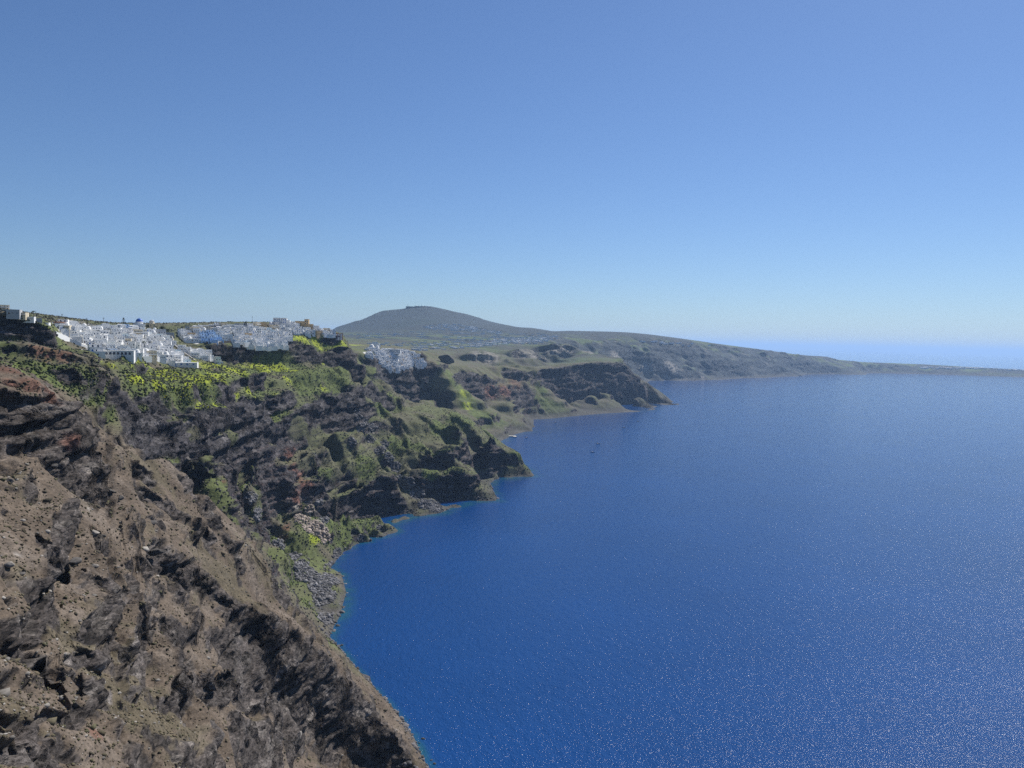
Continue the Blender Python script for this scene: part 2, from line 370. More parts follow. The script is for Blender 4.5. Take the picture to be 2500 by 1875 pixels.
# rock steps: picture polyline of the lip, face height in picture units
LEDGES = [([(236,912),(262,890),(300,880),(330,876)],24),([(345,874),(400,876),(450,870),(520,874),(560,882)],28),([(325,950),(362,940),(402,932)],30),([(430,942),(480,948),(540,958),(590,962)],24),([(450,905),(500,908),(550,915)],16),([(575,852),(610,854),(650,852),(690,845)],30),([(700,838),(740,834),(776,830)],30),([(164,810),(210,808),(258,814),(290,835)],24),([(180,835),(230,838),(270,845)],18),([(0,752),(60,752),(120,764),(176,775)],16),([(0,679),(40,685),(80,693),(105,708)],26),([(0,700),(50,703),(95,715)],16),([(450,756),(500,758),(543,762),(590,760),(640,758),(700,764)],16),([(716,766),(745,772),(780,776)],18),
 ([(605,985),(640,983),(680,998)],24),([(395,962),(420,954),(448,950),(480,970),(500,1000)],30),([(410,1010),(450,1000),(490,1015)],24),([(700,900),(740,900),(780,905)],16),([(640,880),(690,875),(740,870)],16),([(620,1040),(650,1035),(675,1045)],14),([(560,925),(600,930),(640,935)],12),([(1080,815),(1160,812),(1240,808),(1330,806)],10),([(1031,836),(1070,834),(1106,830)],12),([(980,805),(1020,815),(1060,820)],10),([(1100,770),(1160,768),(1210,762)],7),([(1010,762),(1040,760),(1060,762)],9),([(1240,840),(1290,838),(1340,835)],8),
 ([(125,1188),(150,1205),(175,1235),(200,1262),(235,1285),(262,1300)],34),([(338,1195),(352,1183),(375,1190),(395,1205)],46),
 ([(345,1240),(370,1250),(392,1262),(412,1290)],40),([(228,1338),(255,1330),(285,1345),(310,1330),(345,1338),(375,1325),(405,1318)],40),([(8,1368),(40,1385),(80,1400),(115,1428),(140,1455),(160,1475)],34),
 ([(195,1398),(225,1385),(260,1400),(300,1402),(330,1380),(365,1360),(400,1340),(445,1318)],34),([(150,1530),(185,1500),(230,1480),(270,1500)],44),([(365,1475),(400,1462),(440,1455),(480,1450),(520,1440),(560,1425)],46),
 ([(262,1120),(290,1128),(318,1140)],14),([(330,1128),(352,1120),(375,1130)],16),([(338,1108),(350,1105),(372,1108)],16),([(398,1112),(420,1120),(445,1132),(460,1150)],20),([(400,1150),(425,1158),(452,1160)],20),([(470,1120),(480,1140),(490,1165)],18),([(485,1180),(500,1200),(510,1225)],18),
 ([(500,1310),(530,1315),(560,1325),(585,1345)],40),([(560,1390),(575,1420),(585,1460)],40),([(480,1370),(500,1390),(530,1400)],26),([(420,1530),(450,1560),(480,1580),(540,1590)],34),([(260,1570),(290,1560),(330,1575),(345,1600)],40),([(110,1580),(160,1600),(200,1620),(240,1640)],30),([(620,1480),(660,1510),(690,1540)],30),([(690,1560),(740,1580),(790,1590),(830,1600)],30),([(820,1530),(850,1560),(880,1590)],26),([(10,1560),(40,1590),(60,1640)],34),
 ([(15,1200),(45,1210),(70,1225)],14),([(90,1060),(110,1068),(130,1075)],12),([(180,1060),(205,1075),(225,1080)],12),([(0,1040),(30,1050),(60,1052)],12),([(100,1100),(130,1112)],10),([(560,1200),(580,1225),(600,1255)],16),([(590,1270),(610,1300),(630,1320)],14),
 ([(0,872),(40,880),(90,884),(140,890),(190,905)],30),([(20,905),(70,915),(130,922),(180,930),(215,940)],26),([(30,940),(80,950),(130,955)],18),([(0,825),(30,832),(60,842)],12),
 ([(560,905),(600,910),(640,912),(680,925)],10),([(430,900),(480,905),(540,908)],12),([(640,1000),(660,1005),(690,1012)],12),([(420,985),(460,1000),(500,1018)],26),([(820,905),(860,915),(900,940),(935,955)],14),([(700,960),(740,975),(790,985)],12),([(860,940),(900,960),(940,985)],12),
 ([(640,1180),(600,1190),(575,1180)],10),([(590,1120),(610,1115),(640,1095)],8),([(590,1140),(615,1132),(645,1110)],8),([(700,1106),(740,1112),(780,1118)],8),([(330,955),(370,945),(400,935)],12)]
def cut_ledges():
    D = np.zeros_like(Z0)
    for pts, hp in LEDGES:
        P = [pick(*q) for q in pts]; P = [p for p in P if p and p[2] > 1]
        if len(P) < 2: continue
        rr = np.array([math.hypot(p[0], p[1]) for p in P]); h = hp*rr.mean()/FP*(1.05 if rr.mean() < 480 else 0.9)
        L = 2.6*h
        t = np.array([math.atan2(p[0], p[1]) for p in P]); l = np.log(rr)
        m = 3*L/rr.mean()
        i0, i1 = [int(np.clip((v-TH0)/(TH1-TH0)*(FC-1), 0, FC-1)) for v in (t.min()-m, t.max()+m)]
        k0, k1 = [int(np.clip((v-LR0)/(LR1-LR0)*(FR-1), 0, FR-1)) for v in (l.min()-m, l.max()+m)]
        sub = (slice(k0, k1), slice(i0, i1)); X = X2[sub].astype(float); Y = Y2[sub].astype(float); Zs = Z0[sub]
        X = X+0.5*h*noise2(X/(h*2.2), Y/(h*2.2)); Y = Y+0.4*h*noise2(X/(h*1.9)+9, Y/(h*1.9))
        best = np.full(X.shape, 1e9); sd = np.zeros(X.shape)
        gx = gy = 0.0
        c = (Zs[-1].mean()-Zs[0].mean()), (Zs[:, -1].mean()-Zs[:, 0].mean())
        fx = (Zs*(X-X.mean())).sum()/(((X-X.mean())**2).sum()+1e-9); fy = (Zs*(Y-Y.mean())).sum()/(((Y-Y.mean())**2).sum()+1e-9)
        for a, b in zip(P[:-1], P[1:]):
            if abs(math.hypot(*a[:2])/math.hypot(*b[:2])-1) > 0.11: continue
            ex, ey = b[0]-a[0], b[1]-a[1]; q = ex*ex+ey*ey+1e-9
            u = np.clip(((X-a[0])*ex+(Y-a[1])*ey)/q, 0, 1)
            dx = X-a[0]-u*ex; dy = Y-a[1]-u*ey; d = np.hypot(dx, dy)
            s = np.sign((ex*(Y-a[1])-ey*(X-a[0]))); side = np.sign(ex*(-fy)-ey*(-fx))
            up = d < best; best = np.where(up, d, best); sd = np.where(up, s*side, sd)
        s = best*sd
        down = np.clip(s/(0.22*h), 0, 1); down = down*down*(3-2*down)
        prof = np.where(s > 0, -down*np.exp(-s/L)*h*0.75, 0.0)+np.where(s <= 0, 0.30*h*np.exp(s/(1.3*h)), 0.30*h*(1-down))
        ends = np.minimum(np.hypot(X-P[0][0], Y-P[0][1]), np.hypot(X-P[-1][0], Y-P[-1][1]))
        v = prof*np.clip((3.2*L-best)/L, 0, 1)
        D[sub] = np.where(np.abs(v) > np.abs(D[sub]), v, D[sub])
    return D
def keep_in_sight(Z, tol):                # nothing may rise above the sight line of a surveyed point behind it
    M = np.full(Z.shape, 9.0, np.float32); w = 13; dth = Tg[1]-Tg[0]
    for th, l, z in VIS:
        t = (z-H)/math.exp(l); c = int(round((th-TH0)/dth)); k = int((l-0.012-LR0)/(Lg[1]-Lg[0]))
        if c < 0 or c >= FC or k <= 0: continue
        a, b = max(0, c-w), min(FC, c+w+1)
        lim = (t+tol+0.7*np.maximum(0, np.abs(Tg[a:b]-th)-0.003)).astype(np.float32)
        np.minimum(M[:k, a:b], lim[None], out=M[:k, a:b])
    D = np.maximum(0, Z-(H+R2*M)).astype(np.float32)
    for ax, n in ((1, 7), (0, 5)):            # widen, then soften, the lowering
        E = D.copy()
        for k in range(1, n+1):
            if ax: E[:, k:] = np.maximum(E[:, k:], D[:, :-k]); E[:, :-k] = np.maximum(E[:, :-k], D[:, k:])
            else: E[k:] = np.maximum(E[k:], D[:-k]); E[:-k] = np.maximum(E[:-k], D[k:])
        D = E
    for ax, n in ((1, 7), (0, 5), (1, 5), (0, 4)):
        c = np.cumsum(np.pad(D, [(n+1, n) if a == ax else (0, 0) for a in (0, 1)], mode='edge'), axis=ax, dtype=np.float64)
        D = ((c[:, 2*n+1:]-c[:, :-2*n-1]) if ax else (c[2*n+1:]-c[:-2*n-1]))/(2*n+1)
    return Z-D*smooth(4, 24, Z)
Z0 = keep_in_sight(Z0, 0.0005)
Z0 = Z0+cut_ledges()
ZG = np.maximum(keep_in_sight(relief(Z0), 0.006), np.where(Z0 > 0.3, 0.5, -1e9)).astype(np.float32)
ZG[:, 1:-1] = 0.25*ZG[:, :-2]+0.5*ZG[:, 1:-1]+0.25*ZG[:, 2:]; ZG[1:-1] = 0.25*ZG[:-2]+0.5*ZG[1:-1]+0.25*ZG[2:]
HILL = smooth(4300, 6500, R2)

def zat(x, y):                            # ground height at world x, y
    x = np.asarray(x, float); y = np.asarray(y, float); r = np.hypot(x, y); th = np.arctan2(x, y)
    return bilin(ZG, (th-TH0)/(TH1-TH0)*(FC-1), (np.log(r)-LR0)/(LR1-LR0)*(FR-1))
def z0at(x, y):
    x = np.asarray(x, float); y = np.asarray(y, float); r = np.hypot(x, y); th = np.arctan2(x, y)
    return bilin(Zc, (th-TH0)/(TH1-TH0)*(NC-1), (np.log(r)-LR0)/(LR1-LR0)*(NR-1))
# ---------------------------------------------------------------- what grows or lies where (world-space patches)
def patch(rows):                          # rows: picture point, radius in picture units -> world centre and radius
    out = []
    for px, py, rad in rows:
        p = pick(px, py)
        if p is None: continue
        r = math.dist(p, (0, 0, H)); out.append((*p, rad*r/FP))
    return out
Z_OUT = patch([(30,905,60),(90,925,50),(150,930,48),(195,935,35),(20,930,60),(120,900,50),(450,1000,50),(440,960,40),(480,1020,40),
  (640,1440,50),(700,1480,70),(760,1520,70),(820,1570,70),(870,1620,60),(620,1560,60),(560,1500,60),(700,1600,90),(800,1640,70),(540,1430,35),
  (350,1205,34),(395,1215,28),(300,1130,22),(345,1140,22),(440,1165,22),(455,1195,20),(505,1180,18),(520,1230,18),(380,1270,36),(430,1260,34),
  (340,1310,40),(290,1290,34),(250,1250,26),(200,1300,22),(290,1400,45),(330,1425,40),(240,1450,40),(180,1490,42),(200,1540,40),(250,1580,38),(120,1440,38),
  (60,1420,36),(400,1430,40),(450,1400,28),(470,1480,45),(410,1520,42),(530,1500,50),(520,1600,60),(330,1600,45),(300,1640,50),(60,1610,40),(140,1600,34),(560,1300,20),(600,1350,24),(30,1300,16),(170,1250,16)])
Z_GREEN = patch([(60,730,30),(110,745,28),(60,800,40),(120,815,40),(190,840,40),(30,790,36),(230,885,26),(260,860,24),(370,950,22),(300,790,60),(380,830,70),(460,820,80),(540,810,70),(340,850,60),(440,850,60),(300,740,0.1),
  (600,800,60),(660,820,50),(720,800,50),(700,740,60),(640,740,30),(760,750,30),(560,820,50),(730,850,40),(600,900,40),(540,950,30),(680,1130,46),(650,1110,30),(740,1150,50),(790,1130,34),(830,1110,26),(560,1120,24),(590,1170,20),(630,1240,26),(670,1310,22),(690,1335,16),(520,1060,24),(600,1090,26),
  (870,1045,18),(930,1022,24),(980,1022,20),(1000,905,40),(1050,930,30),(960,920,40),(860,960,30),(820,890,26),(900,970,26),(950,980,26),(1120,985,20),(1140,1010,14),(1100,962,16),(700,1020,26),(790,1010,30),
  (850,795,40),(820,815,26),(960,800,26),(985,825,28),(1010,860,32),(1040,895,30),(1070,915,22),(1150,860,26),(1180,880,30),(1210,890,26),(1170,840,18),(1080,905,20),(1350,785,30),(1230,780,40),(1245,822,16),(780,870,20),(850,870,26),
  (900,700,60),(1000,730,80),(1100,730,60),(850,730,60),(930,745,60),(1050,750,40)])
Z_YELLOW = patch([(290,778,34),(330,800,36),(380,815,44),(430,820,50),(480,830,44),(350,845,34),(420,850,44),(480,860,34),(330,868,16),(400,862,24),(500,800,40),(540,790,36),(560,770,0.1),(260,760,16),(450,790,36),(400,760,14),(390,775,18),(420,785,14),
  (650,732,26),(690,735,30),(730,735,26),(760,745,26),(640,745,20),(600,795,24),(620,820,18),(640,800,16),(560,800,26),(690,775,16),(500,850,20),(540,850,18),(600,860,12),(650,880,0.1),(740,760,0.1),(720,790,16),(300,820,20),(240,790,14),(680,1165,14),(1000,848,12),(1150,1005,8),(1010,880,12),(700,840,10),(850,790,16),(900,785,10)])
Z_RED = patch([(20,800,26),(60,830,26),(110,850,24),(20,835,24),(620,990,16),(635,1010,16),(648,1035,20),(655,1060,22),(640,1080,18),(612,985,8),(485,1040,6),(150,955,22),(190,940,18),(210,1585,20),(90,765,26),(140,765,24),(630,975,8),(1060,850,22),(1090,845,22),(1110,828,22),(620,1140,14),(610,1165,14),(380,700,0.1)])
Z_PALE = patch([(1060,768,30),(1150,770,34),(1200,765,24),(1030,765,20),(1220,760,20),(640,1100,8),(670,1140,16),(690,1125,18),(700,1150,16),(1250,905,0.1),(1160,905,6),(1190,902,6),(1220,900,6),(1250,897,6),(1280,894,6),(1310,891,6),(1440,819,10),(1480,820,10),(1520,819,10),(1395,800,20),(1330,770,18),(1450,790,20),(1270,760,18)])
Z_SCREE = patch([(630,1200,20),(660,1240,22),(690,1260,26),(700,1290,24),(715,1250,20),(700,1340,18),(650,1225,18),(600,1180,14),(560,1110,16),(540,1080,14),(700,1120,12),(690,1090,8),(900,1070,16),(920,1085,18),(940,1095,18),(880,1050,14),(860,1038,10),
  (770,900,12),(780,930,12),(800,950,12),(820,975,12),(840,995,12),(855,1010,12),(790,915,10),(805,925,10),(830,960,10),(760,960,12),(730,1200,14),(720,1225,14),(780,1165,8),(820,1142,8),(700,1000,0.1)])
Z_WHITE = patch([(160,712,26),(200,725,30),(240,740,30),(280,745,34),(320,750,34),(350,765,30),(300,720,34),(240,715,30),(340,728,28),(390,782,12),(150,725,20),(190,745,20),(400,762,12),(430,768,14),(455,780,14),
  (400,716,18),(440,712,22),(480,712,22),(520,715,24),(560,712,26),(600,720,26),(590,740,22),(560,735,22),(430,735,14),(460,735,14),(620,705,20),(660,708,20),(700,716,14),
  (800,765,16),(830,770,20),(860,775,20),(890,780,20),(850,790,14),(880,765,18),(905,790,10)])
Z_SOIL = patch([(640,930,30),(690,960,40),(660,990,30),(740,990,35),(800,990,35),(780,1012,30),(720,1012,30),(850,960,40),(900,930,45),(950,920,45),(1000,930,40),(880,980,35),(830,900,30),(820,870,26),(930,960,40),(1040,930,26),
  (560,1100,28),(540,1060,24),(590,1170,26),(610,1130,20),(522,1034,16),(660,800,50),(720,800,50),(600,800,50),(610,1235,25),(640,1275,25),(245,900,20),(380,840,50),(450,850,40),(960,830,30),(1000,860,30),(1040,890,30),(1180,860,30),(1210,885,26),(420,940,16),(500,945,16),(930,1022,20),(960,1000,0.1)])
def blob(Z, x, y, z, soft=0.6):
    s = np.zeros(len(x), np.float32)
    for cx, cy, cz, rad in Z:
        if rad < 0.3: continue
        m = np.nonzero((np.abs(x-cx) < rad*2.2) & (np.abs(y-cy) < rad*2.2))[0]
        if len(m) == 0: continue
        d = ((x[m]-cx)**2+(y[m]-cy)**2*0.35+(z[m]-cz)**2)/(rad*rad)
        np.maximum.at(s, m, np.exp(-d*soft*1.6).astype(np.float32))
    return s
def ZONES_ROCK(x, y, z):
    return smooth(0.5, 0.9, blob(Z_OUT, x, y, z)+0.30*fbm2(x/14, y/14, 3)+0.05)
def mixc(c, col, w):
    w = np.clip(w, 0, 1)[:, None]; return c*(1-w)+np.array(col)[None]*w
def ALBEDO(x, y, z, r, nzb, fz, rocky):
    N = lambda s, o=0: noise2(x/s+o, y/s-o)
    n1 = fbm2(x/60, y/60, 4); n2 = fbm2(x/15+5, y/15, 3); n3 = noise3(x/4, y/6.5, z/3); n4 = noise3(x/22, y/30, z/7)
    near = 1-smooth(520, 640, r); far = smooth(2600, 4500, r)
    c = np.empty((len(x), 3)); c[:] = (0.118, 0.092, 0.069)                 # tan-brown slope with dry scrub
    c = mixc(c, (0.178, 0.146, 0.118), smooth(-0.1, 0.5, n2)*0.6*near)
    c = mixc(c, (0.090, 0.080, 0.044), smooth(0.1, 0.5, n1+0.4*n3)*0.5*near)
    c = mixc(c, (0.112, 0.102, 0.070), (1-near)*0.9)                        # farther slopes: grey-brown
    c = mixc(c, (0.100, 0.122, 0.040), (1-near)*(1-smooth(1900, 2300, r)*0.5)*smooth(-0.35, 0.25, n1+0.3*n2)*0.85)
    g = blob(Z_GREEN, x, y, z)
    gm = smooth(0.30, 0.65, g+0.22*n2+0.12*n3)
    c = mixc(c, (0.105, 0.130, 0.040), gm)
    c = mixc(c, (0.035, 0.050, 0.022), gm*smooth(0.05, 0.4, n3+0.5*n2)*0.6)     # darker scrub
    # plain fields far off
    fld = np.sin(y/55+3*N(400))*0.5+np.sin(x/90+y/160+2*N(300, 3))*0.5
    c = mixc(c, (0.026, 0.036, 0.046), far*0.88)  # haze blue put into the colour of the mountain and far land
    c = mixc(c, (0.110, 0.150, 0.050), far*smooth(0.0, 0.6, fld+0.3*n1)*(1-smooth(250, 330, z))*0.8*smooth(0.85, 0.97, nzb))
    c = mixc(c, (0.17, 0.155, 0.13), far*smooth(0.3, 0.7, N(70, 8)+0.3*n1)*0.5*(1-smooth(260, 330, z)))
    c = mixc(c, (0.26, 0.24, 0.20), far*smooth(0.25, 0.6, N(260, 4))*0.45*(1-smooth(0.6, 0.9, nzb))*(1-smooth(0.2, 0.8, (y-7500)/2000)))
    c = mixc(c, (0.050, 0.050, 0.048), np.clip((45-z)/35, 0, 1)*smooth(1850, 2100, r)*0.55)
    y_ = blob(Z_YELLOW, x, y, z)
    ym = smooth(0.34, 0.60, y_*0.75+0.42*n2+0.30*n3)
    c = mixc(c, (0.28, 0.33, 0.030), ym*0.9*smooth(0.15, 0.3, y_)*smooth(0.35, 0.6, nzb))
    # rock
    rk = np.clip(smooth(0.30, 0.62, rocky+0.22*n3+0.1*n2)*smooth(0.0, 1.0, (0.80+0.13*smooth(1750, 2100, r)-(0.5*fz+0.5*nzb))/0.16)+smooth(0.0, 1.0, (0.42-fz)/0.15)*0.9, 0, 1)
    rk = np.maximum(rk, smooth(0.45, 0.85, rocky+0.2*n3)*smooth(0.0, 1.0, (0.93-(0.5*fz+0.5*nzb))/0.2)*near)  # more dark rock nearby, also standing in for shade on the cliff faces
    soil = smooth(0.30, 0.62, blob(Z_SOIL, x, y, z)+0.18*n2)
    rk = rk*(1-0.85*soil)
    c = mixc(c, (0.100, 0.096, 0.058), soil*0.5*(1-smooth(0.3, 0.6, gm)))
    ROCKW[0] = np.clip(rk, 0, 1)
    band = np.sin((z+0.03*x+5*N(90))*0.9)*0.5+np.sin((z+0.03*x+4*N(60))*2.3)*0.5
    rc = np.empty_like(c); rc[:] = (0.036, 0.033, 0.035)
    rc = mixc(rc, (0.080, 0.074, 0.074), smooth(0.05, 0.55, n4)*0.75)
    rc = mixc(rc, (0.085, 0.052, 0.045), smooth(0.2, 0.9, band)*0.5*(1-near)*smooth(150, 90, z))
    rc = mixc(rc, (0.19, 0.175, 0.16), smooth(0.25, 0.55, n3+0.4*n4)*0.4*near)
    rc = mixc(rc, (0.075, 0.060, 0.045), near*0.35)
    # thin strata outcropping on the long slopes
    lay = np.sin((z+0.035*x+2.5*N(70)+1.2*N(22))*0.62)+0.6*np.sin((z+0.03*x+1.5*N(40, 3))*1.7)
    mids = smooth(900, 1000, r)*(1-smooth(1700, 2000, r))
    c = mixc(c, (0.105, 0.108, 0.058), mids*0.45*(1-smooth(0.3, 0.6, gm)))
    c = mixc(c, (0.040, 0.038, 0.038), mids*smooth(0.75, 1.25, lay)*0.75*smooth(0.0, 1.0, (0.97-nzb)/0.17)*(z < 175))
    rc = mixc(rc, (0.022, 0.028, 0.034), smooth(3400, 4600, r)*0.9)  # far cliffs: haze blue and shade put into the rock colour
    c = c*(1-rk[:, None])+rc*rk[:, None]
    c = mixc(c, (0.150, 0.066, 0.044), smooth(0.35, 0.9, blob(Z_RED, x, y, z)+0.35*n3+0.3*n2)*0.6)
    c = mixc(c, (0.25, 0.23, 0.20), smooth(0.35, 0.9, blob(Z_PALE, x, y, z)+0.4*n2+0.3*n3)*0.7)
    sc = smooth(0.35, 0.65, blob(Z_SCREE, x, y, z)+0.2*n3)
    c = mixc(c, (0.105, 0.102, 0.105), sc*0.9)
    c = mixc(c, (0.62, 0.61, 0.58), smooth(0.42, 0.6, blob(Z_WHITE, x, y, z)+0.35*n2+0.2*n3)*0.85)
    # wave-washed rim and sea bed
    c = mixc(c, (0.085, 0.080, 0.080), smooth(5.0, 1.0, z)*0+np.clip((3.5-z)/3, 0, 1)*0.85)
    c = mixc(c, (0.060, 0.058, 0.056), np.clip((17-z)/8, 0, 1)*0.65*smooth(1000, 1200, r))
    c = mixc(c, (0.22, 0.21, 0.19), np.clip((6-z)/4, 0, 1)*(z > 0.3)*smooth(0.1, 0.5, N(160, 2))*(r > 1500)*0.3)
    return c*0.86
# ---------------------------------------------------------------- materials
def new_mat(name):
    m = bpy.data.materials.new(name); m.use_nodes = True
    nt = m.node_tree; b = nt.nodes['Principled BSDF']; return m, nt, b
def link(nt, a, b): nt.links.new(a, b)
def noise_node(nt, vec, scale, detail=4, rough=0.55, dist=0.0):
    n = nt.nodes.new('ShaderNodeTexNoise'); n.inputs['Scale'].default_value = scale; n.inputs['Detail'].default_value = detail
    n.inputs['Roughness'].default_value = rough; n.inputs['Distortion'].default_value = dist
    link(nt, vec, n.inputs['Vector']); return n
def maprange(nt, src, a, b, c, d):
    n = nt.nodes.new('ShaderNodeMapRange'); n.inputs[1].default_value = a; n.inputs[2].default_value = b
    n.inputs[3].default_value = c; n.inputs[4].default_value = d; link(nt, src, n.inputs[0]); return n.outputs[0]
def math_node(nt, op, a, b=None):
    n = nt.nodes.new('ShaderNodeMath'); n.operation = op
    for i, v in enumerate((a, b)):
        if v is None: continue
        if isinstance(v, (int, float)): n.inputs[i].default_value = v
        else: link(nt, v, n.inputs[i])
    return n.outputs[0]
def attr_scaled(nt, colsock, fac):
    n = nt.nodes.new('ShaderNodeVectorMath'); n.operation = 'SCALE'; link(nt, colsock, n.inputs[0]); link(nt, fac, n.inputs['Scale']); return n.outputs[0]

def ground_material():
    m, nt, b = new_mat('ground_rock_and_soil')
    tc = nt.nodes.new('ShaderNodeTexCoord'); at = nt.nodes.new('ShaderNodeAttribute'); at.attribute_name = 'albedo'
    lay_ = nt.nodes.new('ShaderNodeMapping'); lay_.inputs['Scale'].default_value = (1, 0.6, 1.4); link(nt, tc.outputs['Object'], lay_.inputs[0])
    n1 = noise_node(nt, lay_.outputs[0], 0.9, 6, 0.7); n2 = noise_node(nt, lay_.outputs[0], 0.11, 6, 0.65)
    f1 = maprange(nt, n1.outputs[0], 0.32, 0.68, 0.55, 1.5); f2 = maprange(nt, n2.outputs[0], 0.3, 0.7, 0.72, 1.3)
    f = math_node(nt, 'MULTIPLY', f1, f2)
    rk = nt.nodes.new('ShaderNodeAttribute'); rk.attribute_name = 'rock'
    geo = nt.nodes.new('ShaderNodeNewGeometry'); nrm = geo.outputs['Normal']
    for sc_, amt, col in ((0.16, 0.9, 0.45), (0.55, 0.8, 0.5), (1.7, 0.6, 0.4)):      # broken faces: each block leans its own way
        vo = nt.nodes.new('ShaderNodeTexVoronoi'); vo.inputs['Scale'].default_value = sc_
        wv = nt.nodes.new('ShaderNodeVectorMath'); wv.operation = 'MULTIPLY_ADD'; wn_ = noise_node(nt, tc.outputs['Object'], sc_*0.8, 1, 0.5); link(nt, wn_.outputs['Color'], wv.inputs[0]); wv.inputs[1].default_value = (0.8/sc_,)*3; link(nt, tc.outputs['Object'], wv.inputs[2])
        mp = nt.nodes.new('ShaderNodeMapping'); mp.inputs['Scale'].default_value = (1, 0.55, 1.5); link(nt, wv.outputs[0], mp.inputs[0]); link(nt, mp.outputs[0], vo.inputs['Vector'])
        sb = nt.nodes.new('ShaderNodeVectorMath'); sb.operation = 'SUBTRACT'; link(nt, vo.outputs['Color'], sb.inputs[0]); sb.inputs[1].default_value = (0.5, 0.5, 0.5)
        m2 = nt.nodes.new('ShaderNodeVectorMath'); m2.operation = 'SCALE'; link(nt, sb.outputs[0], m2.inputs[0]); link(nt, math_node(nt, 'MULTIPLY', rk.outputs['Fac'], amt), m2.inputs['Scale'])
        ad = nt.nodes.new('ShaderNodeVectorMath'); ad.operation = 'ADD'; link(nt, nrm, ad.inputs[0]); link(nt, m2.outputs[0], ad.inputs[1]); nrm = ad.outputs[0]
        se = nt.nodes.new('ShaderNodeSeparateColor'); link(nt, vo.outputs['Color'], se.inputs[0])
        v = math_node(nt, 'ADD', math_node(nt, 'MULTIPLY', math_node(nt, 'MULTIPLY', math_node(nt, 'SUBTRACT', se.outputs[0], 0.42), rk.outputs['Fac']), col*2), 1.0)
        f = math_node(nt, 'MULTIPLY', f, v)
    nn = nt.nodes.new('ShaderNodeVectorMath'); nn.operation = 'NORMALIZE'; link(nt, nrm, nn.inputs[0])
    link(nt, attr_scaled(nt, at.outputs['Color'], f), b.inputs['Base Color'])
    b.inputs['Roughness'].default_value = 0.95; b.inputs['Specular IOR Level'].default_value = 0.15
    bp = nt.nodes.new('ShaderNodeBump'); bp.inputs['Strength'].default_value = 0.9; bp.inputs['Distance'].default_value = 0.5
    link(nt, n1.outputs[0], bp.inputs['Height']); 
    bp2 = nt.nodes.new('ShaderNodeBump'); bp2.inputs['Strength'].default_value = 0.8; bp2.inputs['Distance'].default_value = 2.5
    link(nt, nn.outputs[0], bp2.inputs['Normal']); link(nt, n2.outputs[0], bp2.inputs['Height']); link(nt, bp2.outputs[0], bp.inputs['Normal'])
    link(nt, bp.outputs[0], b.inputs['Normal'])
    return m
M_GROUND = ground_material()

def simple_mat(name, col, rough=0.8, var=0.15, scale=1.5, spec=0.3, metal=0.0):
    m, nt, b = new_mat(name)
    tc = nt.nodes.new('ShaderNodeTexCoord'); n = noise_node(nt, tc.outputs['Object'], scale, 5, 0.6)
    f = maprange(nt, n.outputs[0], 0.3, 0.7, 1-var, 1+var)
    c = nt.nodes.new('ShaderNodeRGB'); c.outputs[0].default_value = (*col, 1)
    link(nt, attr_scaled(nt, c.outputs[0], f), b.inputs['Base Color'])
    b.inputs['Roughness'].default_value = rough; b.inputs['Specular IOR Level'].default_value = spec; b.inputs['Metallic'].default_value = metal
    return m
def attr_mat(name, rough=0.9, var=0.2, scale=1.5):
    m, nt, b = new_mat(name)
    tc = nt.nodes.new('ShaderNodeTexCoord'); n = noise_node(nt, tc.outputs['Object'], scale, 4, 0.6)
    at = nt.nodes.new('ShaderNodeAttribute'); at.attribute_name = 'albedo'
    f = maprange(nt, n.outputs[0], 0.3, 0.7, 1-var, 1+var)
    link(nt, attr_scaled(nt, at.outputs['Color'], f), b.inputs['Base Color'])
    b.inputs['Roughness'].default_value = rough; b.inputs['Specular IOR Level'].default_value = 0.15
    return m

# ---------------------------------------------------------------- mesh helpers
def np_mesh(name, V, F, mat=None, smooth_shade=False, albedo=None, attrs=None):
    me = bpy.data.meshes.new(name); V = np.asarray(V, np.float32); F = np.asarray(F, np.int32); k = F.shape[1]
    me.vertices.add(len(V)); me.vertices.foreach_set('co', V.ravel())
    me.loops.add(F.size); me.loops.foreach_set('vertex_index', F.ravel())
    me.polygons.add(len(F)); me.polygons.foreach_set('loop_start', np.arange(0, F.size, k, dtype=np.int32))
    me.polygons.foreach_set('loop_total', np.full(len(F), k, np.int32))
    if smooth_shade: me.polygons.foreach_set('use_smooth', np.ones(len(F), bool))
    if albedo is not None:
        a = me.attributes.new('albedo', 'FLOAT_COLOR', 'POINT'); c = np.ones((len(V), 4), np.float32); c[:, :3] = albedo; a.data.foreach_set('color', c.ravel())
    for k2, v in (attrs or {}).items():
        a = me.attributes.new(k2, 'FLOAT', 'POINT'); a.data.foreach_set('value', np.asarray(v, np.float32))
    me.update(calc_edges=True)
    if mat: me.materials.append(mat)
    return me
def link_obj(name, me, parent=None, loc=None, rz=0.0, **props):
    o = bpy.data.objects.new(name, me); SC.collection.objects.link(o)
    if parent is not None: o.parent = parent
    if loc is not None: o.location = loc
    if rz: o.rotation_euler = (0, 0, rz)
    for k, v in props.items(): o[k] = v
    return o

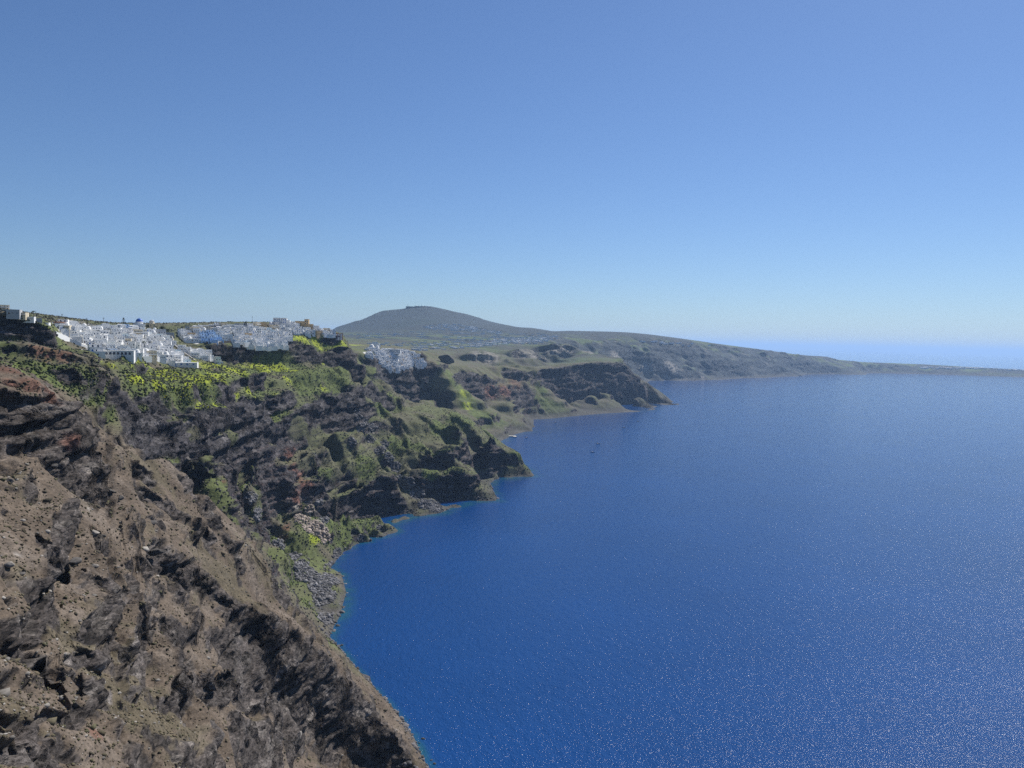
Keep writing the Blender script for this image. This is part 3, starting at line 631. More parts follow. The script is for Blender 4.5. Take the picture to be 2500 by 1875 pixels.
# ---------------------------------------------------------------- ground sheet
MC, MR = 1440, 1900
mt = np.linspace(TH0, TH1, MC)
row0 = int((math.log(95.0)-LR0)/(LR1-LR0)*(FR-1))
dl = Lg[1]-Lg[0]
dz = np.abs(np.diff(ZG, axis=0))/R2[1:]
wgt = np.where(ZG[1:] < -2.5, 0.04, 1.0)*np.where(R2[1:] > 9500, 0.2, 1.0)
ds = (np.sqrt((0.34*dl)**2 + dz**2)*wgt)[row0:]
k9 = np.ones(9)/9
ds = np.apply_along_axis(lambda v: np.convolve(np.pad(v, 4, mode='edge'), k9, 'valid'), 1, ds)
cs_ = np.concatenate([np.zeros((1, FC)), np.cumsum(ds, axis=0)])
lidx = np.empty((MR, MC))
for j in range(MC):
    c = j*(FC-1)/(MC-1); i = min(int(c), FC-2); f = c-i
    col = cs_[:, i]*(1-f)+cs_[:, i+1]*f
    lidx[:, j] = np.interp(np.linspace(0, col[-1], MR), col, np.arange(len(col)))+row0
cidx = np.broadcast_to(np.arange(MC)*(FC-1)/(MC-1), (MR, MC))
VZ = bilin(ZG, cidx, lidx).astype(np.float64)
VL = LR0+lidx*dl; VR = np.exp(VL); VT = np.broadcast_to(mt, (MR, MC))
VX = VR*np.sin(VT); VY = VR*np.cos(VT)
def grid_normals(X, Y, Z):
    ax, ay, az_ = np.gradient(X, axis=0), np.gradient(Y, axis=0), np.gradient(Z, axis=0)
    bx, by, bz = np.gradient(X, axis=1), np.gradient(Y, axis=1), np.gradient(Z, axis=1)
    nx = by*az_-bz*ay; ny = bz*ax-bx*az_; nz = bx*ay-by*ax
    n = np.sqrt(nx*nx+ny*ny+nz*nz)+1e-9
    return nx/n, ny/n, nz/n
NX, NY, NZ = grid_normals(VX, VY, VZ)
if NZ.mean() < 0: NX, NY, NZ = -NX, -NY, -NZ
# soften the base normals so that the crags stand out cleanly
def box2(A, n, ax):
    c = np.cumsum(np.pad(A, [(n+1, n) if a == ax else (0, 0) for a in (0, 1)], mode='edge'), axis=ax)
    return ((c[:, 2*n+1:]-c[:, :-2*n-1]) if ax else (c[2*n+1:]-c[:-2*n-1]))/(2*n+1)
NX, NY, NZ = [box2(box2(A, 4, 0), 4, 1) for A in (NX, NY, NZ)]
_n = np.sqrt(NX*NX+NY*NY+NZ*NZ)+1e-9; NX, NY, NZ = NX/_n, NY/_n, NZ/_n
keep = (VZ > -7)
kx, ky, kz, kr = VX[keep], VY[keep], VZ[keep], VR[keep]
nx_, ny_, nz_ = NX[keep], NY[keep], NZ[keep]
nearf = 1-smooth(520, 640, kr)
hi_ = 0.60+0.0*nearf+0.24*smooth(1750, 2100, kr)+0.07*smooth(3300, 4500, kr)
steep = smooth(0.0, 1.0, (hi_-nz_)/0.12)   # 1 on cliffs
OUTC = ZONES_ROCK(kx, ky, kz)
rocky = np.clip(np.maximum(steep, OUTC), 0, 1)
SOILW = smooth(0.30, 0.62, blob(Z_SOIL, kx, ky, kz))
rocky = rocky*(1-0.75*SOILW)
# wide crags count in the near field
crag = smooth(0.22, 0.50, fbm2(kx/34+3, ky/34, 3)+0.10*noise3(kx/6, ky/6, kz/6))*(1-smooth(560, 700, kr))
rocky = np.clip(np.maximum(rocky, crag*0.8), 0, 1)
D = np.zeros(len(kx)); DH = np.zeros(len(kx))
for lam, ar, asoil in ((60, 0.07, 0.01), (26, 0.14, 0.010), (12, 0.20, 0.014), (5.5, 0.21, 0.022), (2.6, 0.19, 0.05), (1.2, 0.14, 0.07), (0.6, 0.13, 0.09)):
    s = np.nonzero((kr/773.0*1.6 < lam) & (kr < lam*260))[0] if lam < 12 else np.nonzero(kr < lam*330)[0]
    if len(s) == 0: continue
    x, y, z = kx[s], ky[s], kz[s]
    n = noise3(x/lam+lam, y/(lam*1.5), z/(lam*(0.75 if lam < 20 else 1.0)))
    ridge_ = 0.55-np.abs(n)*2.1           # sharp crests
    bil = np.abs(n)*1.9-0.42              # blocks with sharp joints
    q = ridge_*(0.75 if lam in (26, 12, 2.6) else 0.0)+bil*(0.25 if lam in (26, 12, 2.6) else 1.0)
    bil = q
    fade = 1-smooth(0.6, 1.0, kr[s]/(lam*(260 if lam < 12 else 330)))
    D[s] += fade*lam*(ar*rocky[s]*bil + asoil*(1-rocky[s])*n)
# lava beds: harder layers stand out of the cliff, softer ones are cut back
for per, amp, w in ((12.0, 4.2, smooth(560, 700, kr)*(1-smooth(2500, 3500, kr))), (4.6, 1.7, smooth(560, 700, kr)*(1-smooth(1500, 1900, kr))), (34.0, 11.0, smooth(2200, 3000, kr)),
                    (6.5, 2.4, 1-smooth(560, 700, kr)), (2.3, 0.8, 1-smooth(400, 560, kr))):
    s = np.nonzero((w > 0) & (rocky > 0.05))[0]
    q = noise3(kx[s]/(per*9), ky[s]/(per*9), (kz[s]+0.04*kx[s]+1.5*noise2(kx[s]/40, ky[s]/40)*per*0.2)/per+per)
    D[s] += amp*w[s]*rocky[s]*(smooth(-0.10, 0.10, q)-0.55)
land = smooth(0.0, 18.0, kz)
D *= (0.15+0.85*land)
far_damp = 1-0.4*smooth(3000, 5000, kr)
D *= far_damp
kx2 = kx+D*nx_; ky2 = ky+D*ny_; kz2 = kz+D*nz_
kz2 = np.where((kz > 0.3) & (kz2 < 0.4), 0.4, kz2)
VX2, VY2, VZ2 = VX.copy(), VY.copy(), VZ.copy()
VX2[keep] = kx2; VY2[keep] = ky2; VZ2[keep] = kz2
GX, GY, GZ = grid_normals(VX2, VY2, VZ2)
sgn = 1 if GZ.mean() > 0 else -1
fz = np.abs(GZ[keep])
# albedo of the bare ground (with far haze blue and some cliff shade mixed in)
ROCKW = [0]
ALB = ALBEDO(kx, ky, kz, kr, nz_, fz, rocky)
idx = -np.ones((MR, MC), np.int32); idx[keep] = np.arange(keep.sum())
a, b_, c_, d_ = idx[:-1, :-1], idx[:-1, 1:], idx[1:, 1:], idx[1:, :-1]
ok = (a >= 0) & (b_ >= 0) & (c_ >= 0) & (d_ >= 0)
F = np.stack([a[ok], b_[ok], c_[ok], d_[ok]], 1)
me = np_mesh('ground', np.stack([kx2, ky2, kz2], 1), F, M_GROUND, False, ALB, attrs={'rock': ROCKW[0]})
ground = link_obj('ground', me, kind='structure', label='steep volcanic coast of dark cliffs, brown slopes and green ledges above the sea')
print('ground', len(kx2), 'verts', round(time.time()-_T0, 1), 's')
# ---------------------------------------------------------------- sea
def water_material():
    m, nt, b = new_mat('sea_water')
    tc = nt.nodes.new('ShaderNodeTexCoord'); at = nt.nodes.new('ShaderNodeAttribute'); at.attribute_name = 'shallow'
    mp = nt.nodes.new('ShaderNodeMapping'); mp.inputs['Rotation'].default_value = (0, 0, 0.5); mp.inputs['Scale'].default_value = (1.0, 0.55, 1)
    link(nt, tc.outputs['Object'], mp.inputs[0])
    w1 = noise_node(nt, mp.outputs[0], 0.75, 3, 0.6); w2 = noise_node(nt, mp.outputs[0], 0.17, 4, 0.55); w3 = noise_node(nt, tc.outputs['Object'], 0.004, 4, 0.6)
    b1 = nt.nodes.new('ShaderNodeBump'); b1.inputs['Strength'].default_value = 1.0; b1.inputs['Distance'].default_value = 0.62
    b2 = nt.nodes.new('ShaderNodeBump'); b2.inputs['Strength'].default_value = 1.0; b2.inputs['Distance'].default_value = 0.9
    link(nt, w1.outputs[0], b1.inputs['Height']); link(nt, w2.outputs[0], b2.inputs['Height']); link(nt, b2.outputs[0], b1.inputs['Normal'])
    link(nt, b1.outputs[0], b.inputs['Normal'])
    mx = nt.nodes.new('ShaderNodeMix'); mx.data_type = 'RGBA'; mx.inputs[6].default_value = (0.003, 0.040, 0.160, 1); mx.inputs[7].default_value = (0.012, 0.075, 0.105, 1)
    ns = noise_node(nt, tc.outputs['Object'], 0.06, 4, 0.6)
    link(nt, math_node(nt, 'MULTIPLY', at.outputs['Fac'], maprange(nt, ns.outputs[0], 0.35, 0.6, 0.25, 1.0)), mx.inputs[0])
    sc_ = attr_scaled(nt, mx.outputs[2], maprange(nt, w3.outputs[0], 0.3, 0.7, 0.9, 1.1))
    link(nt, sc_, b.inputs['Base Color'])
    b.inputs['Roughness'].default_value = 0.085; b.inputs['Specular IOR Level'].default_value = 0.42; b.inputs['IOR'].default_value = 1.33
    return m
M_WATER = water_material()
wt = np.linspace(-0.9, 0.9, 240); wl_ = np.concatenate([np.linspace(math.log(100), math.log(3000), 620), np.linspace(math.log(3000), math.log(160000), 60)[1:]])
WT, WL = np.meshgrid(wt, wl_); WR = np.exp(WL); WXx = WR*np.sin(WT); WYy = WR*np.cos(WT)
zb = bilin(Zc, (WT-TH0)/(TH1-TH0)*(NC-1), (WL-LR0)/(LR1-LR0)*(NR-1)); zb[WR > 11000] = -40
shal = smooth(0.0, 1.0, (zb+9)/9.0)*(zb < 3)
shal = shal*(1-smooth(1500, 2500, WR)*0.7)
n0, n1_ = WT.shape; ii = np.arange(n0*n1_).reshape(n0, n1_)
Fw = np.stack([ii[:-1, :-1], ii[:-1, 1:], ii[1:, 1:], ii[1:, :-1]], -1).reshape(-1, 4)[:, ::-1]
me = np_mesh('sea', np.stack([WXx.ravel(), WYy.ravel(), np.zeros(n0*n1_)], 1), Fw, M_WATER, True, attrs={'shallow': shal.ravel()})
sea = link_obj('sea', me, kind='structure', label='deep blue sea with small glinting waves, greener beside the rocks')
# ---------------------------------------------------------------- building kit
R = random.Random(11)
class MB:
    def __init__(s): s.v = []; s.f = []; s.m = []; s.mi = 0
    def quadbox(s, x0, x1, y0, y1, z0, z1):
        b = len(s.v); s.v += [(x0,y0,z0),(x1,y0,z0),(x1,y1,z0),(x0,y1,z0),(x0,y0,z1),(x1,y0,z1),(x1,y1,z1),(x0,y1,z1)]
        for q in ((3,2,1,0),(4,5,6,7),(0,1,5,4),(1,2,6,5),(2,3,7,6),(3,0,4,7)): s.f.append(tuple(b+i for i in q)); s.m.append(s.mi)
        return s
    def lathe(s, prof, cx=0, cy=0, n=16, sx=1, sy=1):
        b = len(s.v)
        for r, z in prof:
            for k in range(n): a = 2*math.pi*k/n; s.v.append((cx+r*sx*math.cos(a), cy+r*sy*math.sin(a), z))
        for j in range(len(prof)-1):
            for k in range(n):
                k2 = (k+1) % n; s.f.append((b+j*n+k, b+j*n+k2, b+(j+1)*n+k2, b+(j+1)*n+k)); s.m.append(s.mi)
        s.f.append(tuple(b+(len(prof)-1)*n+k for k in range(n))); s.m.append(s.mi)
        return s
    def vault(s, x0, x1, y0, y1, z0, h, n=10):      # half barrel along y
        b = len(s.v); cx = (x0+x1)/2; rx = (x1-x0)/2
        for y in (y0, y1):
            for k in range(n+1): a = math.pi*k/n; s.v.append((cx+rx*math.cos(a), y, z0+h*math.sin(a)))
        for k in range(n): s.f.append((b+k+1, b+k, b+n+1+k, b+n+2+k)); s.m.append(s.mi)
        s.f.append(tuple(b+k for k in range(n+1))); s.m.append(s.mi); s.f.append(tuple(b+2*n+1-k for k in range(n+1))); s.m.append(s.mi)
        return s
    def arch(s, x, w, h, y, t=0.1, axis='y', n=6):   # arched panel standing proud of a wall at y (or x)
        b = len(s.v); pts = [(-w/2, 0), (w/2, 0), (w/2, h-w/2)]+[(w/2*math.cos(a), h-w/2+w/2*math.sin(a)) for a in [math.pi*(k+1)/n for k in range(n)]]
        for d in (0, 1):
            for (u, z) in pts:
                s.v.append((x+u, y-t*d, s.z0+z) if axis == 'y' else (y+t*d, x+u, s.z0+z))
        m = len(pts); s.f.append(tuple(b+m+i for i in range(m))); s.m.append(s.mi)
        for i in range(m): j = (i+1) % m; s.f.append((b+i, b+j, b+m+j, b+m+i)); s.m.append(s.mi)
        return s
    def mesh(s, name, mats, smooth_shade=False):
        me = bpy.data.meshes.new(name); me.from_pydata(s.v, [], s.f)
        for m in (mats if isinstance(mats, (list, tuple)) else [mats]): me.materials.append(m)
        me.polygons.foreach_set('material_index', s.m)
        if smooth_shade: me.polygons.foreach_set('use_smooth', [True]*len(s.f))
        me.update(); return me

M_WHITE = simple_mat('whitewash', (0.74, 0.74, 0.72), 0.85, 0.06, 0.8)
M_CREAM = simple_mat('cream_plaster', (0.62, 0.54, 0.40), 0.85, 0.08, 0.8)
M_PALEBLUE = simple_mat('pale_blue_wash', (0.42, 0.56, 0.74), 0.85, 0.06, 0.8)
M_OCHRE = simple_mat('ochre_plaster', (0.50, 0.36, 0.19), 0.9, 0.1, 0.8)
M_ORANGE = simple_mat('orange_plaster', (0.50, 0.27, 0.16), 0.9, 0.08, 0.8)
M_TERRA = simple_mat('dark_red_paint', (0.28, 0.06, 0.05), 0.8, 0.1, 1)
M_GREYW = simple_mat('grey_plaster', (0.40, 0.41, 0.42), 0.9, 0.1, 0.8)
M_ROOF = simple_mat('roof_screed', (0.66, 0.65, 0.62), 0.9, 0.1, 0.6)
M_GLASS = simple_mat('window_glass', (0.03, 0.05, 0.09), 0.15, 0.1, 1, 0.5)
M_BLUE = simple_mat('blue_paint', (0.03, 0.12, 0.42), 0.5, 0.08, 1)
M_BROWN = simple_mat('brown_wood', (0.10, 0.055, 0.03), 0.7, 0.15, 2)
M_STONE = simple_mat('dark_stone_wall', (0.075, 0.065, 0.060), 0.95, 0.35, 1.2)
M_IRON = simple_mat('dark_metal', (0.05, 0.05, 0.055), 0.5, 0.1, 2)
M_POOL = simple_mat('pool_water', (0.05, 0.35, 0.50), 0.1, 0.05, 1)
M_CONC = simple_mat('pale_concrete', (0.42, 0.40, 0.36), 0.9, 0.12, 0.5)

def windows_for(w, d, z0, n, side, sill_z, door=True):
    pass
def make_proto(w, d, h, wallm, style, nwin, storeys=1, doorm=None):
    """returns a list of (part name, mesh, [sub-parts])"""
    doorm = doorm or M_BLUE; parts = []
    b = MB(); b.quadbox(-w/2, w/2, -d/2, d/2, -6, h)
    if style == 'step':
        b.quadbox(-w/2+0.1, w/2-0.1, 0.0, d/2-0.05, h+0.002, h+2.8)
    parts.append(('wall', b.mesh('wall', wallm)))
    if style == 'flat' or style == 'step':
        b = MB(); top = h; t = 0.22; y0 = -d/2
        for (x0, x1, ya, yb) in ((-w/2-.06, w/2+.06, -d/2-.06, -d/2+t), (-w/2-.06, w/2+.06, d/2-t, d/2+.06), (-w/2-.06, -w/2+t, -d/2+t, d/2-t), (w/2-t, w/2+.06, -d/2+t, d/2-t)):
            b.quadbox(x0, x1, ya, yb, top+0.004, top+0.55)
        b.mi = 1; b.quadbox(-w/2+t+.01, w/2-t-.01, -d/2+t+.01, (-0.02 if style == 'step' else d/2-t-.01), top+0.004, top+0.08)
        parts.append(('roof', b.mesh('roof', [wallm, M_ROOF])))
    elif style == 'vault':
        b = MB(); b.vault(-w/2-0.05, w/2+0.05, -d/2-.05, d/2+.05, h+0.003, w*0.30); parts.append(('roof', b.mesh('roof', wallm)))
    elif style == 'dome':
        b = MB(); rr = min(w, d)*0.36; b.lathe([(rr*1.08, h+.003), (rr*1.08, h+0.8), (rr, h+0.85)]+[(rr*math.cos(a), h+0.85+rr*math.sin(a)) for a in [math.pi/2*k/6 for k in range(1, 6)]]+[(0.05, h+0.85+rr)], n=16)
        parts.append(('dome', b.mesh('dome', wallm, True)))
    b = MB(); b.z0 = 0.05; b.arch(-w*0.30, 1.2, 2.2, -d/2+0.001, 0.08); parts.append(('door', b.mesh('door', doorm)))
    for s in range(storeys):
        zz = 0.9+s*3.0
        xs = [(-w*0.30 if s > 0 else 0.0)+i*(w*0.62/max(1, nwin-1)) for i in range(nwin)] if nwin > 1 else [w*0.15]
        for x in xs[:nwin]:
            if x > w/2-0.8: continue
            b = MB(); b.z0 = zz; b.arch(x, 0.95, 1.3, -d/2+0.001, 0.07); parts.append(('window', b.mesh('window', M_GLASS)))
        if w > 8.9: b = MB(); b.z0 = zz; b.arch(0.2, 0.9, 1.3, w/2-0.001, 0.07, axis='x'); parts.append(('window', b.mesh('window', M_GLASS)))
    if style == 'step':
        for x in (-w*0.2, w*0.2):
            b = MB(); b.z0 = h+0.6; b.arch(x, 1.2, 1.8, 0.001, 0.07); parts.append(('window', b.mesh('window', M_GLASS)))
    return parts
def add_balcony(parts, w, d, z):
    b = MB(); b.quadbox(-w/2+.2, w/2-.2, -d/2-1.5, -d/2-.003, z-0.18, z); b.quadbox(-w/2+.2, w/2-.2, -d/2-1.5, -d/2-1.38, z+.003, z+0.9); parts.append(('balcony', b.mesh('balcony', M_WHITE))); return parts
def add_terrace(parts, w, d, wallm):
    b = MB(); b.quadbox(-w/2-0.6, w/2+0.8, -d/2-3.6, -d/2-0.003, -6, -0.05)
    b.quadbox(-w/2-0.6, w/2+0.8, -d/2-3.6, -d/2-3.4, -0.047, 0.75); b.quadbox(w/2+0.6, w/2+0.8, -d/2-3.39, -d/2-0.2, -0.047, 0.75)
    parts.append(('terrace', b.mesh('terrace', wallm))); return parts
def add_pool(parts, w, d):
    b = MB(); b.quadbox(-w/2+.3, w/2-1.5, -d/2-3.0, -d/2-1.2, -0.046, 0.06); parts.append(('pool', b.mesh('pool', M_POOL), 'terrace')); return parts
def add_chimney(parts, w, d, h):
    b = MB(); b.quadbox(-w/2+.6, -w/2+1.3, d/2-1.6, d/2-.9, h+.09, h+1.9); parts.append(('chimney', b.mesh('chimney', M_WHITE), 'roof')); return parts

PROTOS = []
def P_(desc, parts, w): PROTOS.append((desc, parts, w))
P_('flat-roofed house', add_terrace(make_proto(8.5, 8, 3.6, M_WHITE, 'flat', 2), 8.5, 8, M_WHITE), 8.5)
P_('two-storey house', add_balcony(add_terrace(make_proto(9, 8, 6.4, M_WHITE, 'flat', 3, 2), 9, 8, M_WHITE), 9, 8, 3.2), 9)
P_('barrel-vaulted house', add_terrace(make_proto(6.5, 9, 3.2, M_WHITE, 'vault', 1), 6.5, 9, M_WHITE), 6.5)
P_('small domed house', make_proto(6.5, 6.5, 3.4, M_WHITE, 'dome', 1), 6.5)
P_('long low house', add_chimney(make_proto(13, 7, 3.8, M_WHITE, 'flat', 5, 1, M_BROWN), 13, 7, 3.8), 13)
P_('stepped terrace house', add_terrace(make_proto(9.5, 10, 3.4, M_WHITE, 'step', 2), 9.5, 10, M_WHITE), 9.5)
P_('house with pool terrace', add_pool(add_terrace(make_proto(9, 7, 3.5, M_WHITE, 'flat', 2), 9, 7, M_WHITE), 9, 7), 9)
P_('tall narrow house', make_proto(6.5, 7.5, 7.0, M_WHITE, 'flat', 2, 2, M_BROWN), 6.5)
P_('two-vault house', add_terrace(make_proto(9.5, 8, 3.2, M_WHITE, 'vault', 2), 9.5, 8, M_WHITE), 9.5)
C_CREAM = ('two-storey house', add_balcony(make_proto(10, 9, 6.4, M_CREAM, 'flat', 3, 2, M_BROWN), 10, 9, 3.2), 10)
C_BLUE = ('stepped house', add_terrace(make_proto(9, 8.5, 3.4, M_PALEBLUE, 'step', 2), 9, 8.5, M_PALEBLUE), 9)
C_GREY = ('flat-roofed house', make_proto(11, 9, 5.5, M_GREYW, 'flat', 3, 1, M_BROWN), 11)
C_OCHRE = ('flat-roofed house', make_proto(10, 9, 5.5, M_OCHRE, 'flat', 3, 1, M_BROWN), 10)
C_ORANGE = ('two-storey house', add_balcony(make_proto(11, 9, 6.4, M_ORANGE, 'flat', 4, 2), 11, 9, 3.2), 11)

def place(name, parts, loc, rz, label, cat, group=None, scale=(1, 1, 1)):
    root = bpy.data.objects.new(name, None); SC.collection.objects.link(root)
    root.location = loc; root.rotation_euler = (0, 0, rz); root.scale = scale; root.empty_display_size = 1
    root['label'] = label; root['category'] = cat
    if group: root['group'] = group
    made = {}
    for q in parts:
        o = bpy.data.objects.new(q[0], q[1]); SC.collection.objects.link(o); o.parent = made[q[2]] if len(q) > 2 else root
        made[q[0]] = o
    return root

ORD = 'first second third fourth fifth sixth seventh eighth ninth tenth eleventh twelfth thirteenth fourteenth fifteenth sixteenth seventeenth eighteenth nineteenth twentieth twenty-first twenty-second twenty-third twenty-fourth twenty-fifth twenty-sixth twenty-seventh twenty-eighth twenty-ninth thirtieth'.split()
def facing(x, y, base=42, jit=26): return math.radians(base+R.uniform(-jit, jit))
NH = 0
def interp(pts, x): return float(np.interp(x, [p[0] for p in pts], [p[1] for p in pts]))
def town(bottom, top, nrows, town_name, group, pal, step=(15, 19), rowf=None, left=None, right=None, skip=()):
    """rows of houses stepping up the slope between two surveyed lines"""
    global NH
    for k in range(nrows):
        f = (k+0.15)/(nrows-0.2)
        x0 = interp(left, f); x1 = interp(right, f)
        x = x0+R.uniform(0, 4); j = 0
        while x < x1:
            y = interp(bottom, x)*(1-f)+interp(top, x)*f+R.uniform(-1.3, 1.3)
            if any((x-a)**2+(y-b)**2 < c*c for a, b, c in skip): x += 6; continue
            p = pick(x, y)
            if p is None or p[2] < 60 or p[1] < 560 or p[1] > 1700: x += 8; continue
            q = R.random(); pal_ = pal(f, x, q)
            if pal_ is None:
                desc, parts, w = PROTOS[R.choice((0, 0, 1, 1, 2, 3, 4, 5, 5, 6, 7, 8))]; colr = 'white'
            else: (desc, parts, w), colr = pal_
            place('village_house', parts, (p[0], p[1], p[2]-0.2), facing(p[0], p[1]), f'{colr} {desc}, {ORD[j]} from left, {ORD[k]} row up, {town_name}', 'house', group,
                  scale=(R.uniform(0.9, 1.15), R.uniform(0.9, 1.1), R.uniform(0.9, 1.15)))
            j += 1; NH += 1
            x += R.uniform(*step)*w/9.0*(1150/max(p[1], 700))**0.6*0.92
TOWN_A = dict(bottom=[(115,722),(150,738),(200,760),(235,766),(275,766),(305,772),(350,778),(410,787)], top=[(115,702),(150,704),(200,706),(267,706),(300,708),(340,716),(372,724)])
def pal_a(f, x, q):
    if f > 0.8 and x < 230 and q < 0.35: return (C_CREAM, 'cream')
    if f > 0.8 and q < 0.15: return (C_GREY, 'grey')
    if q > 0.975: return (C_CREAM, 'cream')
    if q > 0.96: return (C_BLUE, 'pale blue')
    return None
town(TOWN_A['bottom'], TOWN_A['top'], 10, 'near village', 'houses of the near village', pal_a, (13.0, 17.0), left=[(0, 205), (0.12, 200), (0.3, 160), (0.5, 138), (0.8, 122), (1, 120)], right=[(0, 405), (0.15, 400), (0.3, 382), (0.5, 374), (1, 366)],
     skip=[(300, 704, 10), (328, 706, 8), (126, 700, 10)])
town([(380,764),(430,776),(475,788)], [(385,752),(420,757),(450,768),(470,778)], 3, 'small lower cluster', 'houses of the small lower cluster', lambda f, x, q: None, (13, 16), left=[(0, 420), (0.5, 400), (1, 382)], right=[(0, 474), (1, 468)])
def pal_b(f, x, q):
    if x < 470 and f < 0.6 and 430 < x and q < 0.55: return (C_BLUE, 'pale blue')
    if f > 0.75 and q < 0.30: return (C_CREAM, 'cream')
    if f > 0.85 and q < 0.42: return (C_GREY, 'grey')
    if q > 0.97: return (C_OCHRE, 'ochre')
    return None
town([(385,742),(440,744),(480,740),(530,744),(560,752),(600,751),(625,746)], [(385,714),(442,704),(529,702),(600,698),(640,700)], 7, 'hilltop village', 'houses of the hilltop village', pal_b, (13, 17), left=[(0, 532), (0.12, 400), (0.6, 392), (1, 388)], right=[(0, 622), (0.3, 622), (1, 640)],
     skip=[(611, 694, 14)])
town([(640,722),(700,724),(742,731)], [(640,702),(660,702),(700,715),(735,723)], 3, 'ridge end of hilltop village', 'houses on the ridge end', pal_b, (13, 16), left=[(0, 630), (1, 640)], right=[(0, 735), (1, 700)], skip=[(654, 697, 16), (732, 723, 10)])
print('houses', NH)

# left rim houses
for px, py, pr, sc, lab in ((8, 668, C_CREAM, 1.15, 'cream two-storey house at the left end of the clifftop'), (31, 678, C_GREY, 1.3, 'wide grey flat-roofed house on the rim above the black cliff'),
      (50, 682, C_CREAM, 0.95, 'narrow cream house between the grey house and the white one on the rim'), (63, 688, (PROTOS[4]), 1.0, 'long white house with a flat roof edge above the black cliff'), (80, 693, C_GREY, 1.0, 'grey house with a palm in front near the rim corner'),
      (100, 700, PROTOS[0], 1.0, 'small white house at the right corner of the black cliff'), (126, 702, C_ORANGE, 1.15, 'orange two-storey house with white balcony beside the white village')):
    p = pick(px, py+1)
    if p: place('clifftop_house', pr[1], (p[0], p[1], p[2]-0.3), math.radians(R.uniform(5, 45)), lab, 'house', 'houses on the left clifftop', (sc*.66, sc*.66, sc*.5))

# ---- landmarks of the near and hilltop villages
def at_ground(px, py, dz=0.0):
    p = pick(px, py); return (p[0], p[1], p[2]+dz)
def dome_prof(r, z, n=7): return [(r*math.cos(a), z+r*math.sin(a)) for a in [math.pi/2*k/n for k in range(n)]]+[(0.05, z+r)]
b = MB(); b.quadbox(-7, 7, -5, 5, -5, 6.5); b.quadbox(-3.6, 3.6, -8, -5.003, -5, 5); wall = b.mesh('wall', M_WHITE)
b = MB(); b.lathe([(4.4, 6.503), (4.4, 8.6), (4.6, 8.7), (4.6, 9.0)], n=20); drum = b.mesh('drum', M_WHITE, True)
b = MB(); b.lathe([(4.4, 9.003)]+dome_prof(4.3, 9.05), n=24); dome = b.mesh('dome', M_BLUE, True)
b = MB(); b.quadbox(-.12, .12, -.12, .12, 13.3, 15.4); b.quadbox(-.6, -.125, -.1, .1, 14.5, 14.75); b.quadbox(.125, .6, -.1, .1, 14.5, 14.75); cross = b.mesh('cross', M_WHITE)
b = MB(); b.z0 = 0.1; b.arch(0, 2, 3.4, -8.0, 0.08); door = b.mesh('door', M_BLUE)
b = MB(); b.z0 = 2.5; b.arch(0, 1.6, 2.4, 7.0, 0.08, 'x'); win = b.mesh('window', M_GLASS)
place('church', [('wall', wall), ('drum', drum), ('dome', dome), ('cross', cross, 'dome'), ('door', door), ('window', win)], at_ground(301, 710, 0), math.radians(25), 'white church with a blue dome on the crest of the near village', 'church')
b = MB(); b.lathe([(3.6, -6), (3.5, 9), (3.9, 9.05), (3.9, 9.5), (3.2, 9.55), (3.1, 12), (3.3, 12.1)], n=18); body = b.mesh('wall', M_CREAM, True)
b = MB(); b.lathe([(3.2, 12.11), (2.4, 13.0), (1.2, 13.8), (0.2, 14.2)], n=18); cap = b.mesh('roof', M_GREYW, True)
wins = []
for a in range(4):
    b = MB(); b.z0 = 5.5; b.arch(0, 1.1, 2.2, -3.5, 0.15); me = b.mesh('window', M_GLASS); me.transform(Matrix.Rotation(math.radians(90*a), 4, 'Z')); wins.append(('window', me))
place('round_tower', [('wall', body), ('roof', cap)]+wins, at_ground(328, 714, 0), 0, 'round pale tower standing clear on the skyline of the near village', 'tower')
b = MB(); b.quadbox(-11, 5, -6, 6, -6, 7); b.quadbox(5.003, 12, -6.5, 6.5, -6, 10.5); wall = b.mesh('wall', M_OCHRE)
b = MB(); b.quadbox(-11, 5, -6.1, -5.6, 7.003, 7.8); b.quadbox(4.9, 12.1, -6.6, -6.1, 10.503, 11.2); b.quadbox(4.9, 12.1, 6.1, 6.6, 10.503, 11.2); roof = b.mesh('roof', M_OCHRE)
ws = []
for x, z in ((-8.5, 2.5), (-5, 2.5), (-1.5, 2.5), (7, 2.5), (10, 2.5), (7, 6.5), (10, 6.5)):
    b = MB(); b.z0 = z; b.arch(x, 1.3, 1.9, -6.0 if x < 5 else -6.5, 0.08); ws.append(('window', b.mesh('window', M_GLASS)))
place('ochre_building', [('wall', wall), ('roof', roof)]+ws, at_ground(652, 704, 0), math.radians(8), 'ochre building with a square tower on top of the hilltop village', 'building')
b = MB(); b.quadbox(-13, 9, -6, 6, -6, 9); b.quadbox(9.003, 14, -5, 5, -6, 6.5); wall = b.mesh('wall', M_WHITE)
b = MB(); b.quadbox(-13.2, 9.1, -6.2, -5.7, 9.003, 9.7); b.quadbox(-13.2, 9.1, 5.7, 6.2, 9.003, 9.7); roof = b.mesh('roof', M_GREYW)
ws = []
for z in (1.5, 5.5):
    for x in (-10, -6.5, -3, 0.5, 4, 7):
        b = MB(); b.z0 = z; b.arch(x, 1.4, 2.0, -6.0, 0.08); ws.append(('window', b.mesh('window', M_BLUE if x > 3 else M_GLASS)))
place('white_block', [('wall', wall), ('roof', roof)]+ws, at_ground(608, 700, 0), math.radians(12), 'large white block with blue shutters, highest building of the hilltop village', 'building')
b = MB(); b.quadbox(-7, 7, -5, 5, -5, 6); wall = b.mesh('wall', M_WHITE)
fr = []
for x in (-6.8, -2.3, 2.3, 6.8):
    b = MB(); b.quadbox(x-.35, x+.35, -6.2, -5.5, -5, 6.8); fr.append(('column', b.mesh('column', M_TERRA)))
